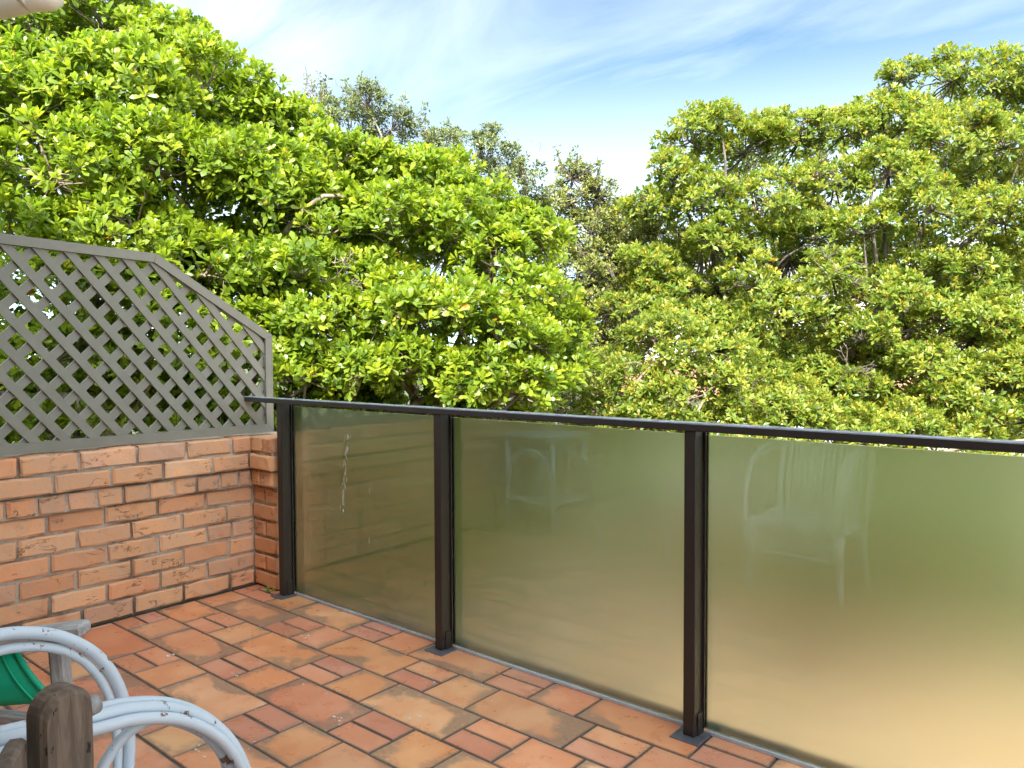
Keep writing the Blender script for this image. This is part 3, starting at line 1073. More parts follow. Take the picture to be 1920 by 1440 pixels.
# arms run along y-ish, leg below the front end
A0, A1 = Vector((0.220, -1.322, 0.548)), Vector((-0.10, -1.645, 0.500))
plank('armrest', A0, A1, 0.058, 0.034, G, dc)
plank('leg', (0.176, -1.372, 0.53), (0.200, -1.352, 0.0), 0.036, 0.042, G, dc, up=(1, 1, 0))
side = Vector((-0.237, 0.186, 0))
far_side = Vector((-0.237 - 0.26, 0.186 - 0.26, 0))      # the far arm is set back
plank('armrest', A0 + far_side, A1 + far_side, 0.058, 0.034, G, dc)
plank('leg', Vector((0.176, -1.372, 0.53)) + far_side, Vector((0.200, -1.352, 0.0)) + far_side, 0.036, 0.042, G, dc, up=(1, 1, 0))
plank('rear_leg', A1 + Vector((0.03, 0.03, -0.015)), A1 + Vector((-0.09, -0.09, -0.5)), 0.036, 0.042, G, dc, up=(1, 1, 0))
plank('rear_leg', A1 + far_side + Vector((0.03, 0.03, -0.015)), A1 + far_side + Vector((-0.09, -0.09, -0.5)), 0.036, 0.042, G, dc, up=(1, 1, 0))
plank('seat_rail', (-0.07, -1.64, 0.300), (-0.31, -1.45, 0.300), 0.045, 0.05, G, dc)
# canvas panel laced under the armrest, bellying outwards, with a corded hem
TR_, BR_, BL_, TL_ = [Vector(q) for q in ((0.0792, -1.4396, 0.5023), (0.2062, -1.3917, 0.3821), (-0.1566, -1.6948, 0.3814), (-0.2103, -1.6829, 0.4733))]
nu, nv = 12, 8
vs, fs = [], []
outw = Vector((0.7, -0.7, 0))
for iv in range(nv):
    for iu in range(nu):
        u, v = iu / (nu - 1), iv / (nv - 1)
        q = TL_ * (1 - u) * (1 - v) + TR_ * u * (1 - v) + BL_ * (1 - u) * v + BR_ * u * v
        q = q + outw * (0.035 * math.sin(math.pi * v) * (1 - 0.6 * u)) + Vector((0, 0, -0.012 * math.sin(math.pi * u) * v))
        vs.append(tuple(q))
n_ = len(vs)
vs += [(x - .7 * .004, y + .7 * .004, z) for x, y, z in vs]
for iv in range(nv - 1):
    for iu in range(nu - 1):
        a = iv * nu + iu
        fs.append((a, a + 1, a + nu + 1, a + nu)); fs.append((n_ + a, n_ + a + nu, n_ + a + nu + 1, n_ + a + 1))
for iu in range(nu - 1):
    fs.append((iu, n_ + iu, n_ + iu + 1, iu + 1)); a = (nv - 1) * nu + iu; fs.append((a, a + 1, n_ + a + 1, n_ + a))
for iv in range(nv - 1):
    a = iv * nu; fs.append((a, a + nu, n_ + a + nu, n_ + a)); a += nu - 1; fs.append((a, n_ + a, n_ + a + nu, a + nu))
b = MB()
b.add(vs, fs, True)
sl = b.build('sling', MT['green'], dc)
b = MB()
b.tube([vs[iv * nu + nu - 1] for iv in range(nv)], 0.0075, 8)
b.tube([tuple(Vector(vs[iv * nu + nu - 2]) + outw * .003) for iv in range(nv)], 0.003, 6)
b.build('hem', MT['green'], sl)
plank('seat_rail', (-0.1059, -1.6019, 0.3495), (0.1713, -1.3976, 0.3260), 0.03, 0.03, G, dc)

# ------------------------------------------------------------------ brown timber chair close to the camera: rounded back posts
tch = empty('timber_chair', (1.05, -2.05, 0))
tag(tch, 'dark brown timber chair with a round topped back post, close at the lower left corner', 'chair')
BR = MT['wood_brown']


def rounded_post(name, base, lean, axis, w, t, h):
    """board with a semicircular top: w wide along 'axis', t thick"""
    ax = Vector(axis).normalized()
    th = Vector((0, 0, 1)).cross(ax).normalized()
    r = w / 2
    prof = [(-r * 1.12, 0.0), (r * 1.12, 0.0)] + [(r * math.cos(a), h - r + r * math.sin(a)) for a in np.linspace(0, math.pi, 13)]
    vs = []
    ed = 0.008
    for k, (dt, sc) in enumerate(((-t / 2, 0.86), (-t / 2 + ed, 1.0), (t / 2 - ed, 1.0), (t / 2, 0.86))):
        for a, z in prof:
            zz = z if sc == 1.0 else (z - (0.007 if z > h * 0.5 else 0))
            vs.append(Vector(base) + ax * (a * sc) + th * dt + Vector((0, 0, zz)) + Vector(lean) * (z / h))
    m = len(prof)
    fs = [tuple(range(m))[::-1], tuple(3 * m + i for i in range(m))]
    for k in range(3):
        for i in range(m):
            fs.append((k * m + i, k * m + (i + 1) % m, (k + 1) * m + (i + 1) % m, (k + 1) * m + i))
    b = MB(); b.add(vs, fs, False)
    return b.build(name, BR, tch)


PX = Vector((-0.19, 0.98, 0)).normalized()
PB0 = Vector((1.255, -1.744, 0))
rounded_post('back_post', (PB0.x, PB0.y, 0), (0, 0, 0), PX, 0.062, 0.042, 0.835)
BACKDIR = Vector((0.86, -0.5, 0)).normalized()
PB1 = PB0 + BACKDIR * 0.52
rounded_post('back_post', (PB1.x, PB1.y, 0), (0, 0, 0), PX, 0.062, 0.042, 0.835)
for z in (0.745, 0.63):
    plank('back_board', (PB0.x - PX.x * .048, PB0.y - PX.y * .048, z), (PB1.x - PX.x * .048, PB1.y - PX.y * .048, z), 0.020, 0.10, BR, tch)
pg = MB()
pgp = PB0 + PX * 0.030
pg.tube([tuple(pgp + Vector((0, 0, 0.835 - 0.040))), tuple(pgp + PX * 0.016 + Vector((0, 0, 0.835 - 0.040)))], [0.0125, 0.0115], 12)
pg.build('dowel', MT['wood_grey'], tch)
back = Vector((BACKDIR.y, -BACKDIR.x, 0))
for base in (PB0, PB1):
    plank('front_leg', tuple(base + back * 0.5), tuple(base + back * 0.5 + Vector((0, 0, 0.60))), 0.05, 0.045, BR, tch, up=tuple(PX))
    plank('armrest', tuple(base + back * 0.02 + Vector((0, 0, 0.615))), tuple(base + back * 0.56 + Vector((0, 0, 0.615))), 0.06, 0.025, BR, tch)
for k in range(5):
    o_ = back * (0.06 + 0.1 * k) + Vector((0, 0, 0.40))
    plank('seat_slat', tuple(PB0 + o_), tuple(PB1 + o_), 0.085, 0.02, BR, tch)

# ------------------------------------------------------------------ weed by the first post, droppings and grit
wd = empty('weed', (-1.215, 0.10, 0))
tag(wd, 'tiny green weed growing from the joint beside the corner post', 'weed')
b = MB()
for az, el, ln, w in ((160, 12, .052, .016), (250, 75, .050, .018), (20, 40, .045, .014), (200, 35, .038, .014), (100, 22, .04, .014)):
    dx = Vector((math.cos(R(az)) * math.cos(R(el)), math.sin(R(az)) * math.cos(R(el)), math.sin(R(el))))
    sx = dx.cross(Vector((0.3, -0.8, 0.5))).normalized()
    up_ = sx.cross(dx)
    o0 = Vector((-1.215, 0.098, 0.004))
    pts = [o0, o0 + dx * ln * .25, o0 + dx * ln * .6 + sx * w * .5, o0 + dx * ln * .6 + up_ * .003, o0 + dx * ln * .6 - sx * w * .5, o0 + dx * ln]
    b.add([tuple(p) for p in pts], [(1, 2, 3), (1, 3, 4), (2, 5, 3), (3, 5, 4)])
    b.tube([tuple(pts[0]), tuple(pts[1])], 0.0012, 4)
MT['weed'] = mat_simple('weed_leaf', (0.10, 0.26, 0.03), 0.5, 0.15, 30, 0.4, 0, 0.0)
b.build('leaf', MT['weed'], wd)
b = MB()
for i in range(95):
    x, y = rd.uniform(-1.38, 1.1), rd.uniform(-1.3, 0.18)
    if rd.random() < .25:
        x, y = rd.uniform(-1.40, -1.30), rd.uniform(-0.6, 0.1)
    n = 6
    s = rd.uniform(.0014, .0036) * (1.7 if rd.random() < .15 else 1)
    b.prism([(x + s * rd.uniform(.6, 1.4) * math.cos(2 * math.pi * k / n), y + s * rd.uniform(.5, 1.1) * math.sin(2 * math.pi * k / n)) for k in range(n)], 'z', 0.0012, 0.0022)
for x, y in ((-.43, -.55), (.0, -.93), (.16, -.52), (-.55, -.14), (.35, -.35), (-.80, -.62)):
    for k in range(5):
        n = 6; s = rd.uniform(.002, .006); xx, yy = x + rd.gauss(0, .018), y + rd.gauss(0, .012)
        b.prism([(xx + s * 1.6 * math.cos(2 * math.pi * i / n), yy + s * .7 * math.sin(2 * math.pi * i / n)) for i in range(n)], 'z', 0.0012, 0.0021)
tag(b.build('debris', MT['drip']), 'white droppings and grit scattered over the tiles', kind='stuff')

BLOBS_LEFT = [
    (-4.65, -0.42, 3.45, 0.587), (-3.95, -0.66, 2.41, 0.524), (-3.65, -0.73, 1.45, 0.503), (-4.11, 0.04, 3.6, 0.508), (-3.93, 0.46, 3.72, 0.466),
    (-3.77, 0.84, 3.58, 0.398), (-3.65, -0.13, 2.92, 0.508), (-3.28, 0.31, 2.99, 0.463), (-3.22, 0.89, 3.18, 0.418), (-3.28, 1.23, 3.11, 0.398),
    (-3.24, 1.52, 2.96, 0.368), (-3.19, -0.17, 2.34, 0.479), (-2.89, 0.35, 2.46, 0.445), (-2.82, 0.8, 2.49, 0.415), (-2.7, 1.15, 2.38, 0.411),
    (-2.89, 1.8, 2.72, 0.39), (-2.68, 2.1, 2.63, 0.374), (-2.4, 2.46, 2.63, 0.358), (-2.15, 2.66, 2.45, 0.313), (-2.48, 1.46, 2.12, 0.418),
    (-2.19, 1.83, 2.14, 0.425), (-1.99, 2.26, 2.12, 0.398), (-1.68, 2.38, 1.9, 0.33), (-1.31, 2.41, 1.64, 0.259), (-1.6, 2.85, 2.15, 0.238),
    (-1.33, 2.78, 1.41, 0.251), (-1.34, 2.75, 1.07, 0.251), (-1.83, 2.79, 2.26, 0.264), (-3.06, 0.97, 1.89, 0.338), (-2.75, 1.08, 1.64, 0.332),
    (-3.17, 0.62, 1.94, 0.307), (-2.55, 1.59, 0.84, 0.33), (-2.63, 1.92, 0.9, 0.303), (-2.77, 1.18, 1.33, 0.318), (-2.1, 1.14, -0.01, 0.352),
    (-2.11, 0.9, 0.39, 0.267), (-1.95, 1.39, -0.41, 0.358), (-2.04, 1.04, -0.64, 0.309), (-1.9, 1.71, 0.03, 0.332), (-1.95, 1.9, -0.54, 0.365),
    (-2.89, 0.2, 2.05, 0.384), (-3.31, -0.29, 1.87, 0.411), (-3.02, 0.07, 1.6, 0.436), (-2.63, 0.53, 1.75, 0.374), (-2.66, 0.35, 1.25, 0.419),
    (-3.17, -0.2, 1.18, 0.428), (-2.43, 0.67, 1.21, 0.374), (-2.4, 1.12, 1.77, 0.358), (-2.19, 1.14, 1.39, 0.37), (-2.15, 1.58, 1.68, 0.352),
    (-2.17, 1.01, 1.05, 0.309), (-1.96, 1.32, 1.13, 0.296), (-1.71, 1.55, 1.43, 0.37), (-1.5, 1.73, 1.5, 0.352), (-1.3, 2.01, 1.32, 0.358),
    (-1.18, 2.24, 1.26, 0.238), (-1.63, 1.47, 1.1, 0.309), (-1.4, 1.78, 1.02, 0.296), (-1.17, 2.11, 0.96, 0.302), (-2.46, 1.14, 0.63, 0.384),
    (-2.25, 1.7, 0.56, 0.405), (-1.79, 2.22, 0.5, 0.412), (-3.82, -0.12, 0.73, 0.453), (-3.33, 0.29, 0.8, 0.434), (-2.93, 0.75, 0.71, 0.442),
    (-4.1, -0.61, 0.82, 0.472), (-2.86, 1.82, 0.06, 0.396), (-2.46, 2.41, -0.07, 0.409), (-1.94, 2.84, 0.02, 0.409), (-1.61, 3.01, 0.35, 0.313),
    (-3.04, 1.53, -0.05, 0.39), (-2.73, 2.04, -0.45, 0.402), (-2.28, 2.67, -0.46, 0.415), (-1.91, 3.24, -0.42, 0.427), (-3.06, 1.74, -0.67, 0.358),
    (-2.72, 2.14, -0.93, 0.363), (-2.79, 1.35, -0.15, 0.33),
]
BLOBS_THIN = [
    (-4.47, 2.87, 3.74, 0.235), (-4.11, 3.18, 3.82, 0.223), (-4.26, 3.05, 3.55, 0.307), (-3.99, 3.4, 3.6, 0.226), (-3.78, 3.7, 3.37, 0.258),
    (-3.58, 3.86, 3.31, 0.315), (-3.38, 4.16, 3.28, 0.301), (-3.17, 4.32, 3.05, 0.319), (-3.02, 4.45, 3.05, 0.243), (-3.12, 4.34, 2.64, 0.406),
    (-3.46, 4.2, 2.78, 0.411), (-3.82, 3.9, 2.9, 0.411), (-4.11, 3.54, 3.17, 0.348),
]
BLOBS_MID = [
    (-2.81, 5.02, 3.2, 0.168), (-2.79, 5.02, 2.93, 0.252), (-2.58, 5.2, 2.99, 0.204), (-2.94, 4.88, 2.63, 0.372), (-2.62, 5.15, 2.57, 0.372),
    (-2.52, 5.37, 2.77, 0.17), (-2.92, 4.74, 2.08, 0.416), (-2.6, 5.01, 2.02, 0.475), (-2.43, 5.29, 2.27, 0.27), (-2.57, 4.87, 1.48, 0.499),
    (-2.64, 4.66, 1.02, 0.522), (-2.42, 5.27, 1.73, 0.42), (-2.58, 4.68, 0.5, 0.551), (-2.4, 5.25, 1.07, 0.36), (-2.4, 5.58, 2.35, 0.369),
    (-2.19, 5.47, 1.85, 0.36), (-2.12, 5.24, 1.36, 0.352), (-2.06, 5.48, 2.55, 0.297), (-3.19, 6.49, 2.58, 0.559), (-2.91, 6.7, 1.95, 0.628),
    (-2.62, 6.96, 2.37, 0.559), (-3.44, 6.24, 1.67, 0.628), (-3.0, 6.59, 1.25, 0.628), (-3.26, 5.09, 1.63, 0.503), (-3.29, 5.03, 1.06, 0.503),
    (-2.57, 5.07, 0.17, 0.48),
]
BLOBS_RIGHT = [
    (-1.42, 5.15, 3.39, 0.338), (-1.23, 5.44, 3.58, 0.248), (-1.53, 5.03, 2.96, 0.327), (-1.06, 5.71, 3.33, 0.346), (-0.93, 5.96, 3.59, 0.255),
    (-0.7, 6.27, 3.5, 0.355), (-0.35, 6.57, 3.55, 0.332), (-0.08, 6.94, 3.81, 0.29), (0.04, 7.32, 4.26, 0.249), (0.17, 7.01, 3.64, 0.372),
    (0.52, 7.59, 4.22, 0.364), (0.89, 7.77, 4.1, 0.417), (1.33, 8.0, 4.03, 0.515), (1.77, 8.07, 3.46, 0.67), (-1.84, 5.02, 2.67, 0.291),
    (-1.21, 5.16, 2.69, 0.366), (-0.73, 5.69, 2.79, 0.392), (-0.31, 6.18, 2.95, 0.359), (0.17, 6.32, 3.01, 0.403), (0.63, 6.86, 3.33, 0.436),
    (1.05, 7.21, 3.3, 0.436), (0.02, 6.04, 2.4, 0.361), (0.59, 6.26, 2.6, 0.403), (1.11, 6.83, 2.49, 0.445), (-0.99, 5.71, 2.33, 0.307),
    (-1.78, 5.44, 2.2, 0.261), (-2.02, 5.23, 1.91, 0.278), (-1.46, 5.69, 1.94, 0.243), (-0.56, 5.25, 1.57, 0.372), (-0.25, 5.64, 1.5, 0.325),
    (0.1, 6.34, 1.86, 0.3), (0.5, 6.54, 1.93, 0.355), (0.91, 6.89, 1.98, 0.376), (1.26, 6.64, 1.48, 0.331), (0.29, 6.61, 1.56, 0.265),
    (0.82, 6.92, 1.34, 0.245), (0.17, 6.1, 1.08, 0.265), (0.65, 5.97, 1.03, 0.377), (1.06, 6.31, 0.83, 0.377), (0.56, 5.88, 0.58, 0.327),
    (0.87, 6.13, 0.53, 0.302), (0.04, 5.7, 0.56, 0.233), (1.55, 7.04, 2.16, 0.568), (1.67, 6.83, 1.03, 0.553), (1.37, 6.55, 0.58, 0.402),
    (-0.84, 6.36, 2.24, 0.235), (-1.61, 6.73, 1.63, 0.482), (-1.1, 7.12, 1.11, 0.546), (-0.67, 7.74, 1.11, 0.459), (-0.59, 7.86, 2.16, 0.492),
    (0.41, 8.42, 1.68, 0.546), (0.95, 8.89, 2.13, 0.578), (-0.17, 8.17, 1.37, 0.459), (-1.83, 6.32, 2.44, 0.346), (-1.04, 7.26, 2.78, 0.385),
    (0.63, 8.67, 3.22, 0.514), (-0.05, 8.07, 2.46, 0.385), (0.87, 7.69, 0.29, 0.469), (-0.04, 7.19, 0.4, 0.42), (-0.12, 5.51, 1.95, 0.296),
    (0.42, 5.82, 1.69, 0.292), (-1.14, 5.07, 2.28, 0.308), (-0.74, 5.11, 1.86, 0.31), (0.16, 5.58, 1.34, 0.302), (-1.49, 5.01, 1.79, 0.327),
    (-0.85, 5.25, 1.08, 0.318), (-0.44, 5.59, 1.03, 0.318), (-0.41, 5.94, 2.38, 0.3), (1.0, 6.3, 1.53, 0.302), (0.7, 6.04, 1.53, 0.251),
    (-0.09, 5.48, 0.91, 0.265), (0.17, 5.56, 0.83, 0.251), (-0.41, 5.08, 0.89, 0.251), (1.05, 8.15, 1.29, 0.42), (0.56, 7.98, 0.86, 0.369),
    (1.22, 6.19, 1.08, 0.269), (0.83, 5.85, 0.79, 0.269), (1.1, 6.06, 0.6, 0.293), (-1.19, 5.12, 1.56, 0.312), (-1.05, 4.96, 1.24, 0.304),
    (-1.55, 5.08, 1.57, 0.32), (-0.85, 5.0, 1.34, 0.269), (-0.33, 5.27, 0.73, 0.28), (-1.77, 4.92, 2.1, 0.303), (-1.89, 4.8, 1.63, 0.303),
    (-1.61, 4.91, 1.9, 0.272),
]
BLOBS_BUSH = [
    (-1.15, 3.7, 1.15, 0.332), (-0.92, 3.89, 1.29, 0.313), (-0.64, 3.99, 1.13, 0.327), (-1.23, 3.61, 0.83, 0.323), (-0.73, 3.77, 0.84, 0.349),
    (-0.35, 4.08, 0.77, 0.322), (-0.08, 4.31, 0.72, 0.268), (0.13, 4.48, 0.61, 0.223), (-1.11, 3.86, 1.33, 0.197), (-1.08, 3.58, 0.38, 0.409),
    (-0.55, 3.9, 0.35, 0.402), (-0.07, 4.3, 0.3, 0.402), (0.29, 4.84, 0.13, 0.369), (-1.49, 3.64, 0.58, 0.285), (-0.92, 3.85, 0.6, 0.3),
    (0.59, 5.37, 0.43, 0.285), (1.03, 5.73, 0.33, 0.285), (0.35, 4.91, 0.45, 0.253), (0.71, 5.19, -0.01, 0.415), (1.18, 5.58, -0.06, 0.415),
    (-1.6, 3.54, 0.2, 0.38), (-1.46, 3.76, -0.3, 0.41), (-0.96, 4.04, -0.33, 0.404), (-0.45, 4.34, -0.28, 0.398), (-0.02, 4.83, -0.31, 0.404),
    (0.46, 5.22, -0.43, 0.404), (0.93, 5.61, -0.48, 0.427), (1.41, 6.01, -0.48, 0.451), (1.63, 6.49, 0.06, 0.489), (-0.15, 4.82, -0.83, 0.385),
    (0.37, 5.25, -0.93, 0.41), (0.89, 5.68, -1.03, 0.434), (1.44, 6.14, -1.08, 0.458), (1.91, 6.68, -0.63, 0.538), (-0.33, 4.29, -0.7, 0.369),
    (-0.65, 4.02, -0.6, 0.369), (0.92, 4.82, -0.37, 0.39), (0.45, 4.3, -0.26, 0.383), (1.35, 5.18, -0.41, 0.433),
]

# ------------------------------------------------------------------ trees
def unit(a):
    return a / (np.linalg.norm(a, axis=-1, keepdims=True) + 1e-9)


LEAF_FULL = (np.array([[0, 0, 0], [.42, -.34, .05], [.42, 0, 0], [.42, .34, .05], [.76, -.5, .03], [.76, 0, -.02], [.76, .5, .03], [1, 0, -.06]]),
             np.array([[0, 2, 1], [0, 3, 2], [1, 2, 5], [1, 5, 4], [2, 3, 6], [2, 6, 5], [4, 5, 7], [5, 6, 7]]))
LEAF_LITE = (np.array([[0, 0, 0], [.58, -.5, .07], [.62, 0, 0], [.58, .5, .07], [1, 0, -.06]]),
             np.array([[0, 2, 1], [0, 3, 2], [1, 2, 4], [2, 3, 4]]))


LEAF_OBOVATE = (np.array([[0, 0, 0], [.42, -.33, .03], [.42, .33, .05], [.78, -.5, .02], [.78, .5, .04], [1, 0, -.05]]),
                np.array([[0, 2, 1], [1, 2, 4], [1, 4, 3], [3, 4, 5]]))


def leaf_arrays(pos, dirs, nrm, ln, wd, tpl):
    side = unit(np.cross(dirs, nrm))
    T = tpl[0]
    v = (pos[:, None] + dirs[:, None] * (T[None, :, 0:1] * ln[:, None, None]) + side[:, None] * (T[None, :, 1:2] * wd[:, None, None])
         + nrm[:, None] * (T[None, :, 2:3] * ln[:, None, None]))
    return v


def mesh_from(v, tris, name, mat, tone=None):
    me = bpy.data.meshes.new(name)
    nv, nt_ = len(v), len(tris)
    me.vertices.add(nv); me.loops.add(nt_ * 3); me.polygons.add(nt_)
    me.vertices.foreach_set('co', np.ascontiguousarray(v, np.float32).ravel())
    me.loops.foreach_set('vertex_index', np.ascontiguousarray(tris, np.int32).ravel())
    me.polygons.foreach_set('loop_start', np.arange(nt_, dtype=np.int32) * 3)
    me.polygons.foreach_set('loop_total', np.full(nt_, 3, np.int32))
    if tone is not None:
        a = me.attributes.new('tone', 'FLOAT', 'POINT')
        a.data.foreach_set('value', np.ascontiguousarray(tone, np.float32))
    me.update(calc_edges=True)
    if mat:
        me.materials.append(mat)
    return me


def perp(a, rng):
    t = rng.normal(size=a.shape)
    t -= a * np.sum(t * a, -1, keepdims=True)
    return unit(t)


def rosettes(pos, axis, rng, nleaf, L0, W0, spread, tone0, young, tpl, lean=0.0):
    """whorls of leaves round each twig tip: returns leaf base, direction, normal, length, width, tone"""
    n = len(pos)
    t1 = perp(axis, rng)
    t2 = np.cross(axis, t1)
    P, D, NM, LN, WD, TN = [], [], [], [], [], []
    ph0 = rng.uniform(0, 6.28, n)
    rt_ = np.clip(rng.normal(tone0, 0.20, n), 0.0, 0.95)
    for j in range(nleaf):
        f = j / max(1, nleaf - 1)                      # 0 = innermost, youngest leaf
        keep = rng.random(n) < (0.95 if j < nleaf * 0.7 else 0.7)
        th = np.radians(spread[0] + (spread[1] - spread[0]) * f + rng.normal(0, 14, n))
        ph = ph0 + j * 2.3999 + rng.normal(0, .25, n)
        d = axis * np.cos(th)[:, None] + (t1 * np.cos(ph)[:, None] + t2 * np.sin(ph)[:, None]) * np.sin(th)[:, None]
        nm = unit(axis - d * np.sum(axis * d, -1, keepdims=True) + 1e-4)
        nm = unit(nm + rng.normal(0, .26, nm.shape)); nm = unit(nm - d * np.sum(nm * d, -1, keepdims=True))
        s = rng.uniform(.60, 1.15, n) * (0.72 + 0.34 * min(1, f * 1.8))
        P.append((pos - axis * (0.022 * f) + d * 0.006)[keep]); D.append(d[keep]); NM.append(nm[keep])
        LN.append((L0 * s)[keep]); WD.append((W0 * s * rng.uniform(.85, 1.15, n))[keep])
        TN.append(np.clip(rt_ + young * (0.5 - f) + rng.normal(0, .10, n), 0, 1.0)[keep])
    return [np.concatenate(x) for x in (P, D, NM, LN, WD, TN)]


def crown_points(blobs, rng, rsub, nsub_k, nros_k, gap=0.0, flat=0.8, up=0.55, inner=0.18, under=(-.55, .15)):
    """twig tips gathered in clumps over the crown's limbs: tip position, axis, clump centre, limb index"""
    B = np.array([b[:3] for b in blobs]); RR = np.array([b[3] for b in blobs])
    tips, axes, clump, limb = [], [], [], []
    for bi in range(len(B)):
        c, r = B[bi], RR[bi]
        rs = min(rsub, r * 0.62)
        ns = max(5, int(nsub_k * (r / rs) ** 2))
        i = np.arange(ns) + 0.5
        z = 1 - 2 * i / ns
        ph = i * 2.39996 + rng.uniform(0, 6.28)
        dd = np.stack([np.sqrt(1 - z * z) * np.cos(ph), np.sqrt(1 - z * z) * np.sin(ph), z], 1)
        dd = unit(dd + rng.normal(0, .22, dd.shape))
        dd = dd[dd[:, 2] > rng.uniform(under[0], under[1], len(dd))]
        sc = c + dd * (r * rng.uniform(.58, .98, (len(dd), 1))) * [1, 1, flat]
        # drop clumps that lie deep inside a neighbouring limb's clumps
        dist = np.linalg.norm(sc[:, None] - B[None], axis=2) / RR[None]
        dist[:, bi] = 9
        ok = (dist.min(1) > 0.52) & (rng.random(len(sc)) > gap)
        for s, d in zip(sc[ok], dd[ok]):
            rr = rs * rng.uniform(.7, 1.2)
            k = max(5, int(nros_k * (rr / rsub) ** 2 * rng.uniform(.75, 1.25) * (0.45 if c[2] < 0.30 else 1.0)))   # thinner below, blurred behind the frosted glass
            q = unit(rng.normal(size=(k * 2, 3)) * .85 + d * .6 + np.array([0, 0, up * 1.5]))[:k]
            ins = rng.random(k) < inner
            rad = np.where(ins, rng.uniform(.1, .55, k), rng.uniform(.72, 1.06, k))
            tips.append(s + q * (rr * rad)[:, None] * [1, 1, .85])
            axes.append(unit(q * .75 + d * .25 + np.array([0, 0, up]) + rng.normal(0, .22, q.shape)))
            clump.append(np.repeat(s[None], k, 0)); limb.append(np.full(k, bi))
    return np.concatenate(tips), np.concatenate(axes), np.concatenate(clump), np.concatenate(limb)


def sticks(p, q, r0, r1, rng, bow=0.06):
    """many thin three-sided twigs, each with one kink"""
    n = len(p)
    m = (p + q) / 2 + rng.normal(0, bow, (n, 3)) * np.linalg.norm(q - p, axis=1)[:, None]
    rings = []
    for a, b, x, r in ((p, m, p, r0), (p, q, m, (r0 + r1) / 2), (m, q, q, r1)):
        ax = unit(b - a)
        t1 = unit(np.cross(ax, np.array([.31, .52, .79])))
        t2 = np.cross(ax, t1)
        rings.append(np.stack([x + r * (t1 * math.cos(k) + t2 * math.sin(k)) for k in (0, 2.094, 4.189)], 1))
    v = np.concatenate(rings, 1).reshape(-1, 3)
    f = []
    for s in (0, 3):
        for k in range(3):
            k2 = (k + 1) % 3
            f += [(s + k, s + k2, s + 3 + k2), (s + k, s + 3 + k2, s + 3 + k)]
    f = np.array(f)
    return v, (f[None] + (np.arange(n) * 9)[:, None, None]).reshape(-1, 3)


def limbs(mb, base, fork, centres, rng, r0, r_end, sides=7, wig=0.15):
    """trunk to fork, then a bending limb from the fork to every clump centre"""
    base, fork = np.array(base, float), np.array(fork, float)
    for c, rr in centres:
        v = c - fork
        ln = np.linalg.norm(v)
        k = [fork, fork + v * .30 + np.array([0, 0, -.06 * ln]) + rng.normal(0, wig * ln * .6, 3), fork + v * .65 + rng.normal(0, wig * ln * .7, 3), c]
        p = smooth_path(k, 5)
        t = np.linspace(0, 1, len(p))
        mb.tube(p, r0 * (0.42 + .15 * rr) * (1 - t) + r_end * t, sides)


def bare_spray(pts, dirs, rng, n, ln, spread):
    """dead twigs forking from given points"""
    P, Q = [], []
    for p, d in zip(pts, dirs):
        cur = [(np.array(p, float), np.array(d, float), ln)]
        for lev in range(4):
            nxt = []
            for a, dd, l in cur:
                e = a + unit(dd + rng.normal(0, .18, 3)) * l * rng.uniform(.7, 1.2)
                P.append(a); Q.append(e)
                for _ in range(n if lev < 3 else 0):
                    nxt.append((e, unit(dd + rng.normal(0, spread, 3)), l * .66))
            cur = nxt
    return np.array(P), np.array(Q)


